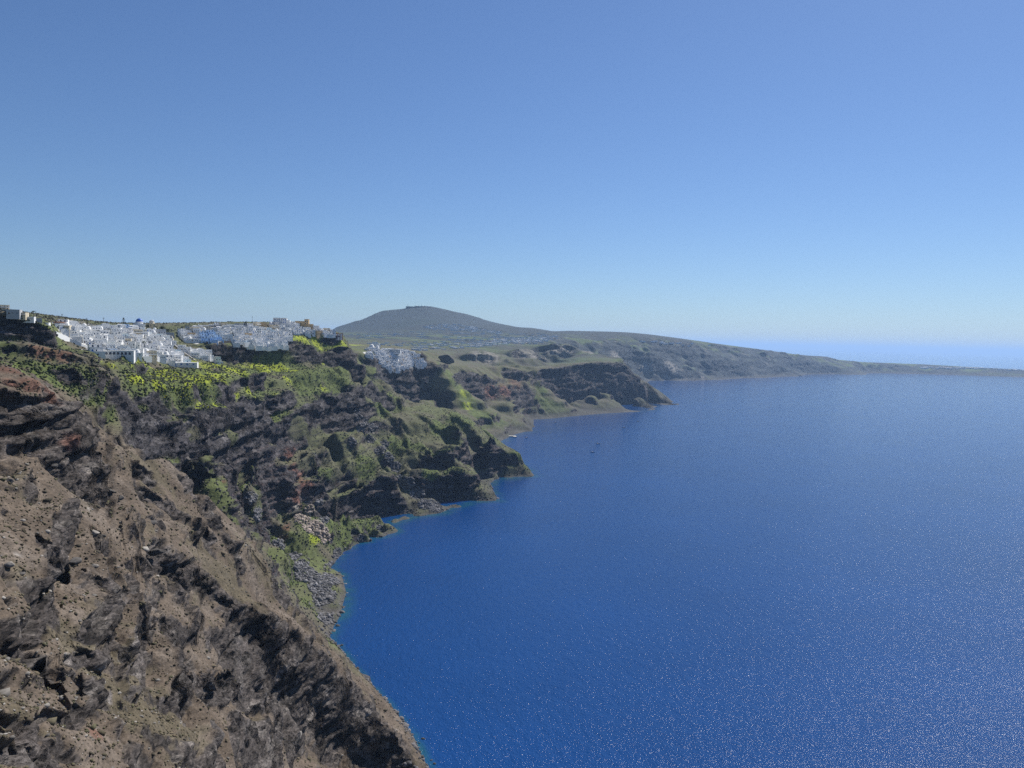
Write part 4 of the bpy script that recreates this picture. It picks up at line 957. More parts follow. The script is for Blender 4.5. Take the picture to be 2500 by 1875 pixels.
b = MB(); b.quadbox(-7.6, 7.6, -6.4, 5.2, 6.803, 7.4); fr.append(('roof', b.mesh('roof', M_TERRA)))
b = MB(); b.z0 = 0.2; b.arch(0, 3.0, 3.2, -5.0, 0.08); fr.append(('window', b.mesh('window', M_GLASS)))
place('red_framed_building', [('wall', wall)]+fr, at_ground(731, 731, 0), math.radians(15), 'dark red framed building at the far end of the ridge before the round rock', 'building')
b = MB(); b.quadbox(-22, 22, -4.5, 4.5, -7, 4.2); wall = b.mesh('wall', M_WHITE)
ws = []
for i in range(13):
    b = MB(); b.z0 = 0.7; b.arch(-18.6+i*3.1, 1.9, 2.4, -4.5, 0.08); ws.append(('window', b.mesh('window', M_GLASS)))
b = MB(); b.quadbox(-22.2, 22.2, -4.7, 4.7, 4.203, 4.6); ws.append(('roof', b.mesh('roof', M_WHITE)))
place('long_gallery_house', [('wall', wall)]+ws, at_ground(232, 768, 0), math.radians(18), 'long white gallery with a row of dark arched windows at the village foot', 'house')
b = MB(); b.quadbox(-26, 26, -4, 4, -9, 3.2); wall = b.mesh('wall', M_WHITE)
ws = []
for x in (-20, -12, -4, 4, 10, 16, 22):
    b = MB(); b.z0 = 0.4; b.arch(x, 1.6, 1.8, -4, 0.08); ws.append(('window', b.mesh('window', M_BLUE)))
place('long_hotel_wing', [('wall', wall)]+ws, at_ground(372, 789, 0), math.radians(12), 'long white and pale hotel wing with small blue windows, lowest building of the near village', 'building')

# walls along the village edges
def wall_run(name, pts, h, t, mat, label, down=3.0):
    P = [pick(*q) for q in pts]; P = [p for p in P if p]
    mb = MB()
    for a, c in zip(P[:-1], P[1:]):
        dx, dy = c[0]-a[0], c[1]-a[1]; L = math.hypot(dx, dy)
        if L > 90 or L < 0.5: continue
        ux, uy = -dy/L*t/2, dx/L*t/2; b0 = len(mb.v)
        mb.v += [(a[0]+ux, a[1]+uy, a[2]-down), (c[0]+ux, c[1]+uy, c[2]-down), (c[0]-ux, c[1]-uy, c[2]-down), (a[0]-ux, a[1]-uy, a[2]-down),
                 (a[0]+ux, a[1]+uy, a[2]+h), (c[0]+ux, c[1]+uy, c[2]+h), (c[0]-ux, c[1]-uy, c[2]+h), (a[0]-ux, a[1]-uy, a[2]+h)]
        for q in ((3,2,1,0),(4,5,6,7),(0,1,5,4),(1,2,6,5),(2,3,7,6),(3,0,4,7)): mb.f.append(tuple(b0+i for i in q)); mb.m.append(0)
    if mb.v: link_obj(name, mb.mesh(name, mat), label=label, category='wall', kind='thing')
wall_run('stone_wall', [(445,746),(470,743),(490,740),(515,739),(540,737),(562,734)], 2.2, 1.0, M_STONE, 'dark stone road wall curving below the hilltop village')
wall_run('stone_wall', [(400,707),(430,708),(460,708),(490,707),(522,706)], 3.0, 1.0, M_STONE, 'long black wall under the upper houses of the hilltop village')
wall_run('retaining_wall', [(272,764),(290,767),(310,772),(335,776),(360,782),(385,788),(405,790)], 3.0, 1.2, M_WHITE, 'white retaining wall along the foot of the near village')
wall_run('retaining_wall', [(120,722),(150,737),(175,748),(200,758)], 2.5, 1.0, M_WHITE, 'white retaining wall down the left edge of the near village')
wall_run('retaining_wall', [(532,748),(560,755),(590,753),(620,748)], 6.0, 1.2, M_WHITE, 'tall white wall on the cliff edge below the hilltop hotels')
wall_run('path_wall', [(368,722),(374,735),(378,748),(392,760),(410,772),(428,786)], 1.6, 1.0, M_CONC, 'pale diagonal path wall beside the near village')

# ---- far settlements: hundreds of white specks, one object
def far_houses():
    V, F, C = [], [], []
    def add(p, w, d, h, rz, col):
        nonlocal V, F, C
        b0 = len(V); c, s = math.cos(rz), math.sin(rz)
        for (x, y, z) in [(-w,-d,-4),(w,-d,-4),(w,d,-4),(-w,d,-4),(-w,-d,h),(w,-d,h),(w,d,h),(-w,d,h)]: V.append((p[0]+x*c-y*s, p[1]+x*s+y*c, p[2]+z)); C.append(col)
        F += [tuple(b0+i for i in q) for q in ((3,2,1,0),(4,5,6,7),(0,1,5,4),(1,2,6,5),(2,3,7,6),(3,0,4,7))]
        for k in (-0.5, 0.5):
            b0 = len(V)
            for (x, z) in ((k*w-0.7, 1), (k*w+0.7, 1), (k*w+0.7, 2.8), (k*w-0.7, 2.8)): V.append((p[0]+x*c+(d+.1)*s, p[1]+x*s-(d+.1)*c, p[2]+z)); C.append((0.05, 0.07, 0.12))
            F.append((b0, b0+1, b0+2, b0+3))
    def fill(n, poly, smin, smax, tall=0.85, cream=0.12):
        xs = [p[0] for p in poly]; ys = [p[1] for p in poly]; k = 0; tries = 0
        while k < n and tries < n*20:
            tries += 1; x = R.uniform(min(xs), max(xs)); y = R.uniform(min(ys), max(ys)); ins = False; j = len(poly)-1
            for i in range(len(poly)):
                if (poly[i][1] > y) != (poly[j][1] > y) and x < (poly[j][0]-poly[i][0])*(y-poly[i][1])/(poly[j][1]-poly[i][1])+poly[i][0]: ins = not ins
                j = i
            if not ins: continue
            p = pick(x, y)
            if p is None or p[2] < 20: continue
            q = R.random(); col = (0.55, 0.42, 0.28) if q < cream*0.5 else ((0.5, 0.5, 0.48) if q < cream else (0.74, 0.74, 0.73))
            w = R.uniform(smin, smax); add(p, w, w*R.uniform(0.6, 1.0), R.uniform(3.0, 6.5)*tall, R.uniform(0.2, 0.9), col); k += 1
    fill(430, [(790,752),(812,758),(850,754),(878,756),(900,768),(922,788),(915,797),(880,795),(862,803),(845,806),(832,797),(812,782),(790,770)], 3.0, 5.2)
    fill(110, [(870,748),(1000,742),(1160,730),(1165,738),(1040,750),(900,758)], 7, 12)
    fill(110, [(780,742),(1150,726),(1160,740),(800,750)], 7, 12)
    fill(170, [(1020,738),(1150,726),(1200,722),(1205,732),(1160,742),(1020,748)], 9, 15)
    fill(150, [(915,706),(945,700),(985,700),(1030,708),(1080,716),(1085,722),(1000,716),(930,712)], 9, 17)
    fill(110, [(750,722),(900,716),(1190,720),(1190,736),(1000,730),(760,732)], 8, 15)
    fill(26, [(1375,736),(1500,741),(1540,748),(1520,750),(1400,742)], 8, 14)
    fill(60, [(1990,793),(2120,795),(2125,798),(1990,796)], 12, 22, 1.5)
    fill(25, [(2120,795),(2212,799),(2212,803),(2120,799)], 12, 20, 1.2)
    me = np_mesh('far_houses', V, F, attr_mat('far_plaster', 0.85, 0.05), albedo=np.array(C)) if False else None
    return V, F, C
_V, _F, _C = far_houses()
me = bpy.data.meshes.new('far_houses'); me.from_pydata(_V, [], _F); me.materials.append(attr_mat('far_plaster', 0.85, 0.05))
_a = me.attributes.new('albedo', 'FLOAT_COLOR', 'POINT'); _c = np.ones((len(_V), 4), np.float32); _c[:, :3] = np.array(_C); _a.data.foreach_set('color', _c.ravel()); me.update()
link_obj('far_houses', me, kind='stuff', label='hundreds of tiny white houses of the distant villages on the shoulder, plain and hill')

# far village landmarks
b = MB(); b.quadbox(-14, 14, -9, 9, -6, 7); wall = b.mesh('wall', M_WHITE)
b = MB(); b.lathe([(8.6, 7.003), (8.6, 10), (8.2, 10.1)]+dome_prof(8.0, 10.2), n=24); dome = b.mesh('dome', M_WHITE, True)
b = MB(); b.lathe([(5.2, 7.003), (5.2, 8.5)]+dome_prof(5.0, 8.6), cx=19, cy=-2, n=20); b.quadbox(13.5, 25, -8, 5, -6, 7.0); dome2 = b.mesh('chapel', M_WHITE, True)
place('cathedral', [('wall', wall), ('dome', dome), ('chapel', dome2)], at_ground(803, 757, 3), math.radians(15), 'white domed cathedral at the left end of the far village by the round rock', 'church', None, (0.75, 0.75, 0.7))
b = MB(); b.quadbox(-3, 3, -3, 3, -6, 14); b.quadbox(-2.2, 2.2, -2.2, 2.2, 14.003, 19); t1 = b.mesh('wall', M_WHITE); b = MB(); b.lathe([(2.3, 19.003), (1.6, 20.5), (0.1, 21.5)], n=12); t2 = b.mesh('roof', M_WHITE)
place('bell_tower', [('wall', t1), ('roof', t2)], at_ground(819, 756, 1), 0.2, 'square white bell tower right of the domed cathedral in the far village', 'tower', None, (0.7, 0.7, 0.75))
b = MB(); b.quadbox(-24, 24, -8, 8, -6, 15); wall = b.mesh('wall', M_WHITE); ws = []
for z in (1.5, 6, 10.5):
    for i in range(11):
        b = MB(); b.z0 = z; b.arch(-20+i*4, 2.2, 2.8, -8, 0.1); ws.append(('window', b.mesh('window', M_GLASS)))
place('arcaded_hotel', [('wall', wall)]+ws, at_ground(848, 763, 1), math.radians(5), 'wide white hotel with three rows of arched openings in the far village', 'building', None, (0.85, 0.8, 0.62))
# ---------------------------------------------------------------- plants, rocks, boats and poles
NPR = np.random.RandomState(5)
_phi = (1+5**0.5)/2
ICO_V = np.array([(-1,_phi,0),(1,_phi,0),(-1,-_phi,0),(1,-_phi,0),(0,-1,_phi),(0,1,_phi),(0,-1,-_phi),(0,1,-_phi),(_phi,0,-1),(_phi,0,1),(-_phi,0,-1),(-_phi,0,1)], float); ICO_V /= np.linalg.norm(ICO_V[0])
ICO_F = np.array([(0,11,5),(0,5,1),(0,1,7),(0,7,10),(0,10,11),(1,5,9),(5,11,4),(11,10,2),(10,7,6),(7,1,8),(3,9,4),(3,4,2),(3,2,6),(3,6,8),(3,8,9),(4,9,5),(2,4,11),(6,2,10),(8,6,7),(9,8,1)])
def subdiv(V, F):
    V = [tuple(v) for v in V]; cache = {}; out = []
    def mid(a, b):
        k = (min(a, b), max(a, b))
        if k not in cache:
            m = np.array(V[a])+np.array(V[b]); m /= np.linalg.norm(m); V.append(tuple(m)); cache[k] = len(V)-1
        return cache[k]
    for a, b, c in F:
        ab, bc, ca = mid(a, b), mid(b, c), mid(c, a); out += [(a, ab, ca), (b, bc, ab), (c, ca, bc), (ab, bc, ca)]
    return np.array(V), np.array(out)
IV1, IF1 = subdiv(ICO_V, ICO_F); IV2, IF2 = subdiv(IV1, IF1)
def rock_shape(seed, V=IV1, rough=0.35, flat=0.7, cuts=7):
    r = np.random.RandomState(seed); P = V.copy()
    for k in range(cuts):                             # plane cuts give facets
        n = r.normal(size=3); n /= np.linalg.norm(n); d = r.uniform(0.38, 0.78); s = P @ n; P = np.where((s > d)[:, None], P-(s-d)[:, None]*n, P)
    P *= 1+rough*0.25*r.normal(size=(len(P), 1)); P *= np.array([r.uniform(.8, 1.3), r.uniform(.8, 1.3), flat*r.uniform(.8, 1.2)])
    return P
def scatter(name, shapes, faces, pos, size, col, mat, tilt=0.4, **props):
    n = len(pos); k = len(shapes); V, F, C = [], [], []; off = 0; pick_ = NPR.randint(0, k, n)
    for s in range(k):
        m = np.nonzero(pick_ == s)[0]
        if len(m) == 0: continue
        S_ = shapes[s]; a = NPR.uniform(0, 2*math.pi, len(m)); ca, sa = np.cos(a), np.sin(a)
        x = S_[None, :, 0]*ca[:, None]-S_[None, :, 1]*sa[:, None]; y = S_[None, :, 0]*sa[:, None]+S_[None, :, 1]*ca[:, None]; z = np.broadcast_to(S_[None, :, 2], x.shape)
        t = NPR.uniform(-tilt, tilt, (len(m), 1)); x, z = x*np.cos(t)-z*np.sin(t), x*np.sin(t)+z*np.cos(t)
        P = np.stack([x, y, z], -1)*size[m][:, None, None]+pos[m][:, None, :]
        V.append(P.reshape(-1, 3)); F.append((faces[None]+(np.arange(len(m))*len(S_))[:, None, None]+off).reshape(-1, 3)); C.append(np.repeat(col[m], len(S_), axis=0)); off += len(m)*len(S_)
    me = np_mesh(name, np.concatenate(V), np.concatenate(F), mat, False, np.concatenate(C)); return link_obj(name, me, **props)
M_PLANT = attr_mat('scrub_leaves', 0.9, 0.3, 3.0); M_RUBBLE = attr_mat('rubble_stone', 0.92, 0.25, 1.5)
# final surface lookup: sample mesh vertices directly
kidx = np.arange(len(kx2)); thk = np.arctan2(kx2, ky2); 
def visible_sample(n, cond, weight=None):
    m = np.nonzero(cond)[0]
    if len(m) == 0: return m
    return m[NPR.randint(0, len(m), n)] if weight is None else NPR.choice(m, n, p=weight[m]/weight[m].sum())
SRF = np.stack([kx2, ky2, kz2], 1); infront = (np.abs(thk) < 0.64) & (kr > 100)
g_ = blob(Z_GREEN, kx, ky, kz); yl_ = blob(Z_YELLOW, kx, ky, kz); sc_z = blob(Z_SCREE, kx, ky, kz); wh_ = blob(Z_WHITE, kx, ky, kz)
tuft = [np.concatenate([rock_shape(50+i, ICO_V, 0.9, 0.75, 0)]) for i in range(5)]
# dry tussocks on the near slopes
soft = (rocky < 0.55) & infront & (kz > 4)
m = visible_sample(42000, soft & (kr < 640), weight=1.0/np.maximum(kr, 100)**0.3)
n = len(m); sz = (0.12+NPR.gamma(1.6, 0.11, n))*(0.7+0.6*smooth(100, 500, kr[m]))*np.where(NPR.rand(n) < 0.06, 1.8, 1)
pal = np.array([(0.090, 0.078, 0.050), (0.13, 0.105, 0.070), (0.060, 0.052, 0.038), (0.085, 0.080, 0.045)])
scatter('dry_tussocks', tuft, ICO_F, SRF[m]+np.array([0, 0, 0.08]), sz, pal[NPR.randint(0, 4, n)]*NPR.uniform(0.8, 1.25, (n, 1)), M_PLANT, kind='stuff', label='dry low tussocks dotting the near brown slope')
# loose stones on the near slopes
m = visible_sample(9000, soft & (kr < 620), weight=1.0/np.maximum(kr, 100)**0.3); n = len(m)
stones = [rock_shape(80+i, ICO_V, 0.3, 0.55, 4) for i in range(5)]
scatter('loose_stones', stones, ICO_F, SRF[m], NPR.gamma(1.5, 0.17, n)+0.08, np.array([(0.20, 0.185, 0.165)])*NPR.uniform(0.5, 1.5, (n, 1)), M_RUBBLE, kind='stuff', label='loose grey stones strewn over the near slope')
# green scrub and yellow flowering bushes below the villages
mid_ = (kr > 480) & (kr < 1750) & infront & (kz > 6) & (rocky < 0.6) & (wh_ < 0.35)
m = visible_sample(7000, mid_ & (g_ > 0.25)); n = len(m)
pal = np.array([(0.045, 0.062, 0.024), (0.060, 0.075, 0.028), (0.030, 0.040, 0.020), (0.085, 0.100, 0.032)])
scatter('green_scrub', tuft, ICO_F, SRF[m]+np.array([0, 0, 0.3]), NPR.uniform(0.35, 1.2, n), pal[NPR.randint(0, 4, n)], M_PLANT, kind='stuff', label='dark green scrub covering the slopes below the villages')
m = visible_sample(5000, mid_ & (yl_ > 0.3)); n = len(m)
keepm = (fbm2(kx[m]/15+5, ky[m]/15, 3)*0.42+yl_[m]*0.75) > 0.5; m = m[keepm]; n = len(m)
pal = np.array([(0.40, 0.42, 0.02), (0.28, 0.34, 0.03), (0.48, 0.44, 0.015)])
scatter('yellow_flower_bushes', tuft, ICO_F, SRF[m]+np.array([0, 0, 0.15]), NPR.uniform(0.2, 0.6, n), pal[NPR.randint(0, 3, n)]*NPR.uniform(.6,1,(n,1)), M_PLANT, kind='stuff', label='bright yellow flowering bushes on the slope under the white village')
m = visible_sample(14000, (kr > 600) & (kr < 1700) & infront & (kz > 3) & (rocky < 0.6) & (wh_ < 0.3)); n = len(m)
pal = np.array([(0.040, 0.045, 0.026), (0.060, 0.055, 0.040), (0.10, 0.095, 0.085)])
scatter('hillside_scrub', tuft, ICO_F, SRF[m]+np.array([0, 0, 0.2]), NPR.uniform(0.4, 1.3, n), pal[NPR.randint(0, 3, n)], M_PLANT, kind='stuff', label='sparse scrub and stones on the middle slopes')
# shore boulders and scree
sh = (kz > -1.5) & (kz < 7) & (kr < 1400) & infront
m = visible_sample(7000, sh); n = len(m)
rk = [rock_shape(100+i, ICO_V, 0.3, 0.75, 5) for i in range(6)]
scatter('shore_boulders', rk, ICO_F, SRF[m], NPR.gamma(2.2, 0.42, n)+0.3, np.array([(0.095, 0.09, 0.09)])*NPR.uniform(0.6, 1.9, (n, 1)), M_RUBBLE, kind='stuff', label='dark grey boulders heaped along the waterline')
m = visible_sample(9000, (sc_z > 0.4) & infront & (kr < 1500)); n = len(m)
scatter('scree_blocks', rk, ICO_F, SRF[m], NPR.gamma(2.0, 0.40, n)+0.25, np.array([(0.12, 0.117, 0.12)])*NPR.uniform(0.5, 1.9, (n, 1)), M_RUBBLE, kind='stuff', label='grey scree blocks filling the chutes above the cove')
pz = blob(patch([(655,1120,16),(672,1140,18),(690,1150,16),(700,1165,12),(668,1108,10)]), kx, ky, kz)
m = visible_sample(900, (pz > 0.35) & infront); n = len(m)
if n: scatter('pale_rockfall', rk, ICO_F, SRF[m], NPR.gamma(2.2, 0.45, n)+0.4, np.array([(0.30, 0.25, 0.21)])*NPR.uniform(0.6, 1.3, (n, 1)), M_RUBBLE, kind='stuff', label='pale pinkish rockfall blocks on the green mound by the cove')
# rocks awash
m = []
W_R = []
for px, py in ((745,1470),(770,1500),(800,1520),(830,1540),(812,1500),(868,1580),(880,1560),(905,1600),(935,1650),(760,1440),(735,1420),(728,1400),(780,1478),(850,1550)):
    th, t = sight(px, py); r = -H/float(t)
    for k in range(5):
        rr = r*(1+NPR.uniform(-0.012, 0.012)); tt = float(th)+NPR.uniform(-0.006, 0.006); W_R.append((rr*math.sin(tt), rr*math.cos(tt), NPR.uniform(-0.5, 0.1)))
W_R = np.array(W_R); n = len(W_R)
scatter('awash_rocks', rk, ICO_F, W_R, NPR.uniform(0.5, 1.7, n), np.tile((0.07, 0.068, 0.06), (n, 1)), M_RUBBLE, kind='stuff', label='small dark rocks breaking the water close to shore')

# big single rocks
M_ROCKP = simple_mat('pale_rock', (0.23, 0.21, 0.185), 0.92, 0.35, 0.8, 0.2); M_ROCKD = simple_mat('dark_rock', (0.085, 0.078, 0.072), 0.92, 0.4, 0.8, 0.2)
def crag_mesh(seed, sx, sy, sz, mat):
    P = rock_shape(seed, IV2, 0.10, 1.0, 16); n = noise3(P[:, 0]*3+seed, P[:, 1]*3, P[:, 2]*3); P = P*(1+0.10*n[:, None]); P = P*np.array([sx, sy, sz])
    return np_mesh('boulder', P, IF2, mat)
for i, (px, py, s, dark, lab) in enumerate(((20,1222,2.6,0,'pale flat slab at the left edge of the brown slope'),(47,1240,1.8,1,'dark boulder just right of the pale flat slab'),(238,1062,2.0,1,'dark split slab in the middle of the upper brown slope'),
     (262,1078,1.6,0,'thin pale slab below the dark split slab'),(205,1155,2.4,0,'sunlit pale boulder alone on the open brown slope'),(222,1160,1.6,1,'small dark boulder touching the sunlit pale one'),(160,1218,3.4,1,'large leaning dark block above the long black crevice'),
     (203,1226,2.2,0,'rounded pale block perched at the end of the crevice'),(400,1003,3.2,1,'boulder on the upper right skyline of the brown slope'),(20,1040,2.4,1,'dark rock cluster piece at the left edge below the outcrop'),(555,1720,1,1,''),(640,1590,3.4,0,'pale round rock in the dark gully near the bottom edge'),
     (340,1200,3.6,1,'dark crag beside the central vertical fissure'),(118,1010,2.2,1,'dark rock at the foot of the black outcrop'),(330,1130,2.2,1,'jagged dark rock right of centre on the brown slope'),(425,1128,2.6,1,'dark blocky rock near the right shoulder of the brown slope'))):
    if not lab: continue
    p = pick(px, py)
    if p is None: continue
    s *= math.dist(p, (0, 0, H))/400.0
    link_obj('boulder', crag_mesh(i*7+3, s*1.3, s, s*0.7, M_ROCKD if dark else M_ROCKP), loc=(p[0], p[1], p[2]+s*0.15), rz=i*1.3, label=lab, category='boulder', group='single boulders on the near slope')

# boats
def boat_parts(hullm, L):
    prof = [(-1, 0.72), (-0.6, 0.95), (0, 1.0), (0.5, 0.8), (0.85, 0.42), (1.0, 0.03)]; V, F = [], []
    for i, (t, wv) in enumerate(prof):
        x = t*L/2; w = wv*L*0.17; sh_ = 0.12*L*(0.55+0.35*max(0, t)**2)
        V += [(x, -w, sh_), (x, -w*0.75, -0.02*L), (x, 0, -0.08*L), (x, w*0.75, -0.02*L), (x, w, sh_), (x, w*0.86, sh_), (x, w*0.6, 0.01*L), (x, -w*0.6, 0.01*L), (x, -w*0.86, sh_)]
    n = len(prof)
    for i in range(n-1):
        for k in range(9): F.append((i*9+k, (i+1)*9+k, (i+1)*9+(k+1) % 9, i*9+(k+1) % 9))
    F.append(tuple(range(8, -1, -1))); F.append(tuple((n-1)*9+k for k in range(9)))
    me = bpy.data.meshes.new('hull'); me.from_pydata(V, [], F); me.materials.append(hullm); me.update(); out = [('hull', me)]
    for x in (-0.2, 0.15):
        b = MB(); b.quadbox(x*L, x*L+0.35, -L*0.13, L*0.13, 0.045*L, 0.06*L); out.append(('seat', b.mesh('seat', M_BROWN)))
    b = MB(); b.quadbox(-L*0.12, L*0.06, -L*0.075, L*0.075, 0.062*L, 0.20*L); b.quadbox(-L*0.15, L*0.09, -L*0.10, L*0.10, 0.2005*L, 0.22*L); out.append(('cabin', b.mesh('cabin', M_WHITE)))
    b = MB(); b.quadbox(-L*0.54, -L*0.505, -0.16, 0.16, -0.3, 0.12*L+0.5); out.append(('motor', b.mesh('motor', M_IRON)))
    b = MB(); b.lathe([(0.05, 0.22*L), (0.03, 0.38*L)], n=6); out.append(('mast', b.mesh('mast', M_IRON)))
    return out
M_HULLD = simple_mat('dark_hull', (0.03, 0.035, 0.05), 0.5, 0.1, 1); M_HULLR = simple_mat('red_brown_hull', (0.12, 0.05, 0.04), 0.5, 0.1, 1)
bd, br = boat_parts(M_HULLD, 8.0), boat_parts(M_HULLR, 7.0)
for px, py, pr, rz, lab in ((1378,911,bd,0.3,'dark moored boat farthest out, nearest to the far headland'),(1348,924,bd,-0.2,'dark moored boat in front of the long beach cliff'),(1200,913,bd,0.9,'tiny moored boat close under the fan-shaped slope'),
        (1137,946,br,0.4,'red-brown moored boat beside the dark headland and jetty'),(1292,959,bd,0.1,'slim moored boat in the middle of the open bay'),(1280,977,bd,-0.4,'dark moored boat nearest to the viewer')):
    th, t = sight(px, py); r = -H/float(t); place('moored_boat', pr, (r*math.sin(th), r*math.cos(th), 0.25), rz, lab, 'boat', 'small boats moored in the bay', (1.15, 1.15, 1.15))
# old landing
wall_pts = [(1083,938),(1090,936),(1098,936)]
b = MB(); b.quadbox(-26, 30, -5, 5, -3, 2.2); b.quadbox(22, 30, -16, -5.003, -3, 2.0); quay = b.mesh('quay', M_CONC)
b = MB(); b.quadbox(-20, -9, 1, 4.8, 2.203, 6.5); b.quadbox(-6, 4, 0.5, 4.8, 2.203, 5.8); hut = b.mesh('shed', M_WHITE)
th, t = sight(1090, 943); r = -H/float(t)
place('landing', [('quay', quay), ('shed', hut)], (r*math.sin(th), r*math.cos(th), 0), 0.1, 'pale landing quay with two white sheds at the foot of the far cliffs', 'quay')

# trees
M_LEAFD = simple_mat('dark_leaves', (0.030, 0.045, 0.020), 0.9, 0.4, 1.2, 0.2); M_BARK = simple_mat('bark', (0.09, 0.07, 0.05), 0.95, 0.3, 3)
def leaf_cloud(seed, pts, n, size):
    r = np.random.RandomState(seed); V, F = [], []
    for i in range(n):
        c, rad = pts[r.randint(len(pts))]; d = r.normal(size=3); d /= np.linalg.norm(d); p = np.array(c)+d*np.array(rad)*r.uniform(0.5, 1.05)
        q = r.normal(size=(3, 3))*size; b0 = len(V); V += [tuple(p+q[0]), tuple(p+q[1]), tuple(p+q[2])]; F.append((b0, b0+1, b0+2))
    return V, F
def tree_parts(kind, h, seed):
    b = MB(); b.lathe([(h*0.035, -1.5), (h*0.028, h*0.3), (h*0.02, h*0.6), (h*0.008, h*0.93)], n=8); tr = b
    if kind == 'round':
        for a in range(5):
            c, s = math.cos(a*1.26), math.sin(a*1.26); b0 = len(tr.v)
            tr.v += [(0.1, 0, h*0.35), (-0.1, 0.1, h*0.35), (c*h*.28, s*h*.28, h*.68), (c*h*.28+.06, s*h*.28, h*.68)]; tr.f.append((b0, b0+1, b0+2, b0+3)); tr.m.append(0)
        pts = [((math.cos(a)*h*.2, math.sin(a)*h*.2, h*(0.6+0.12*math.sin(3*a+seed))), (h*.2, h*.2, h*.15)) for a in [k*1.05 for k in range(6)]]+[((0, 0, h*.78), (h*.22, h*.22, h*.16))]
        V, F = leaf_cloud(seed, pts, 700, h*0.03)
    elif kind == 'tiers':
        pts = [((0, 0, h*z), (h*w, h*w, h*.02)) for z, w in ((.35, .30), (.5, .26), (.64, .20), (.77, .14), (.88, .09), (.96, .04))]; V, F = leaf_cloud(seed, pts, 800, h*0.022)
    elif kind == 'cone':
        pts = [((0, 0, h*z), (h*w, h*w, h*.09)) for z, w in ((.25, .13), (.4, .14), (.55, .12), (.7, .09), (.85, .06), (.95, .02))]; V, F = leaf_cloud(seed, pts, 600, h*0.025)
    else:                                             # palm
        V, F = [], []; r = np.random.RandomState(seed)
        for k in range(18):
            a = k*2.399; e = 0.5-0.9*(k/18); L = h*0.42; px_, pz_ = 0.0, h*0.93; pw = 0.12*h*0.3
            for s in range(6):
                t = s/6; nx_2 = px_+L/6*math.cos(e-1.5*t); nz_2 = pz_+L/6*math.sin(e-1.5*t); w0 = pw*math.sin(math.pi*min(1, t+.15)); w1 = pw*math.sin(math.pi*min(1, t+.31)); b0 = len(V)
                for (rx, rz_, w) in ((px_, pz_, w0), (nx_2, nz_2, w1)):
                    for sg in (-1, 1): V.append((rx*math.cos(a)-sg*w*math.sin(a), rx*math.sin(a)+sg*w*math.cos(a), rz_-abs(w)*0.3))
                F.append((b0, b0+1, b0+3, b0+2)); px_, pz_ = nx_2, nz_2
    me = bpy.data.meshes.new('crown'); me.from_pydata(V, [], F); me.materials.append(M_LEAFD); me.update()
    return [('trunk', tr.mesh('trunk', M_BARK)), ('crown', me)]
for i, (px, py, k, h, nm, lab) in enumerate(((267,706,'tiers',12,'araucaria_tree','tiered tall conifer rising above the near village skyline'),(319,712,'round',8,'broadleaf_tree','dark round tree just left of the round pale tower'),(335,716,'round',6.5,'broadleaf_tree','small dark tree just right of the round pale tower'),
     (350,719,'round',10,'pine_tree','big spreading dark tree on the skyline gap, left one of the pair'),(362,722,'round',8.5,'pine_tree','dark tree on the skyline gap, right one of the pair'),(402,710,'round',7,'broadleaf_tree','dark bush-like tree at the left end of the hilltop village'),(393,713,'round',5.5,'broadleaf_tree','small pale-stemmed tree beside the road at the skyline gap'),
     (530,706,'round',9,'broadleaf_tree','round tree beside the tall pole on the hilltop village skyline'),(757,738,'cone',6,'cypress_tree','little pointed tree at the top of the round rock'),(73,690,'palm',8,'palm_tree','palm in front of the grey clifftop house'),(97,700,'palm',8,'palm_tree','palm at the right end of the clifftop houses'),
     (311,758,'palm',11,'palm_tree','tall palm standing among the middle rows of the near village'),(288,752,'palm',8,'palm_tree','low palm in the middle of the near village'),(233,768,'round',6,'broadleaf_tree','dark tree by the long gallery at the village foot'),(503,735,'cone',11,'cypress_tree','dark cypress in the gully between the hilltop houses'),(693,709,'round',5,'broadleaf_tree','small tree right of the ochre building'))):
    p = pick(px, py)
    if p: place(nm, tree_parts(k, h, 20+i), (p[0], p[1], p[2]-0.2), i*0.7, lab, 'tree')
# poles
def pole_parts(h, arm=True):
    b = MB(); b.lathe([(0.22, -1), (0.15, h)], n=8); out = [('pole', b.mesh('pole', M_BARK))]
    if arm:
        b = MB(); b.quadbox(-1.1, 1.1, -.1, .1, h-0.9, h-0.65); b.quadbox(-.8, .8, -.1, .1, h-1.7, h-1.5); out.append(('crossarm', b.mesh('crossarm', M_BARK)))
    return out
for px, py, h, nm, lab in ((340,716,11,'utility_pole','wooden pole with crossarms between the round tower and the pair of trees'),(224,706,11,'utility_pole','thin pole on the near village skyline left of the tiered conifer'),(134,698,10,'utility_pole','thin pole beside the orange house'),(187,704,9,'utility_pole','thin pole above the cream houses at the village top'),
     (545,702,14,'utility_pole','tall mast on the hilltop village skyline'),(378,716,9,'utility_pole','pole in the gap between the two villages')):
    p = pick(px, py)
    if p: place(nm, pole_parts(h), (p[0], p[1], p[2]-0.1), 0.5, lab, 'pole', 'poles on the village skyline')
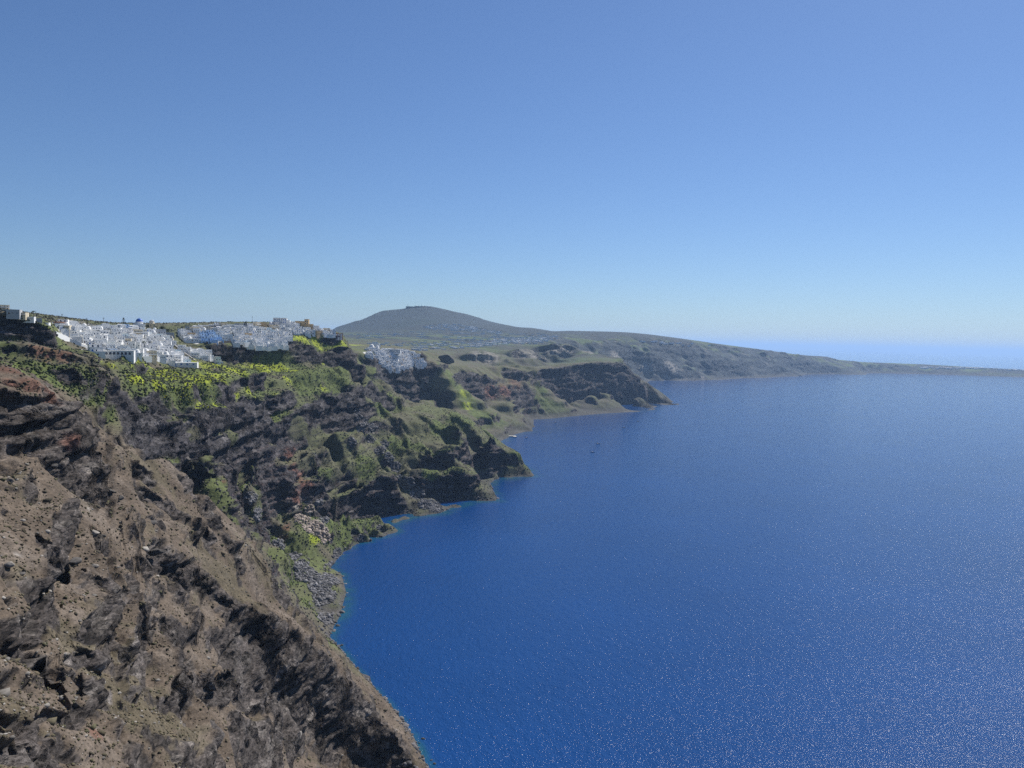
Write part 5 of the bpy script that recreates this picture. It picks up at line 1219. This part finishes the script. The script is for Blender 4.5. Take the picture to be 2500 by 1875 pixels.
# radar station on the mountain
p = pick(907, 663) 
if p:
    b = MB(); b.quadbox(-60, 60, -15, 15, -20, 14); b.quadbox(-150, -70, -12, 12, -30, 8); b.quadbox(70, 120, -12, 12, -30, 7); st = b.mesh('wall', M_STONE); out = [('wall', st)]
    for x in (-130, -45, -15, 20, 50):
        b = MB(); b.lathe([(2.0, 14), (1.0, 14+22+10*math.sin(x))], cx=x, n=6); out.append(('antenna', b.mesh('antenna', M_IRON)))
    for x in (-30, 35, 90):
        b = MB(); b.lathe([(7, 8), (9, 14)]+dome_prof(9, 14), cx=x, cy=-3, n=14); out.append(('radome', b.mesh('radome', M_WHITE, True)))
    place('radar_station', out, (p[0], p[1], p[2]-3), 0.0, 'grey radar station with antennas on the mountain top', 'building', None, (0.9, 0.9, 0.6))
# dark ruin rock on the plain behind the far rim
p = pick(964, 785)
if p: link_obj('rock_stack', crag_mesh(91, 24, 16, 22, M_ROCKD), loc=(p[0], p[1], p[2]+12), label='dark square rock stack standing alone right of the far village', category='rock')
# ---------------------------------------------------------------- air
HAZE = 3.5e-5
def box_mesh(name, x0, x1, y0, y1, z0, z1, mat):
    V = [(x, y, z) for x in (x0, x1) for y in (y0, y1) for z in (z0, z1)]
    F = [(0, 1, 3, 2), (4, 6, 7, 5), (0, 4, 5, 1), (2, 3, 7, 6), (0, 2, 6, 4), (1, 5, 7, 3)]
    return np_mesh(name, V, F, mat)
if HAZE > 0:
    mh = bpy.data.materials.new('haze_air'); mh.use_nodes = True; nt = mh.node_tree; nt.nodes.clear()
    pv = nt.nodes.new('ShaderNodeVolumePrincipled'); out = nt.nodes.new('ShaderNodeOutputMaterial'); link(nt, pv.outputs[0], out.inputs['Volume'])
    pv.inputs['Color'].default_value = (0.42, 0.63, 0.92, 1); pv.inputs['Density'].default_value = HAZE; pv.inputs['Anisotropy'].default_value = 0.2
    link_obj('haze', box_mesh('haze', -170000, 170000, -5000, 170000, -80, 640, mh), kind='stuff', label='thin blue haze over the sea and coast')
print('done', round(time.time()-_T0, 1), 's')
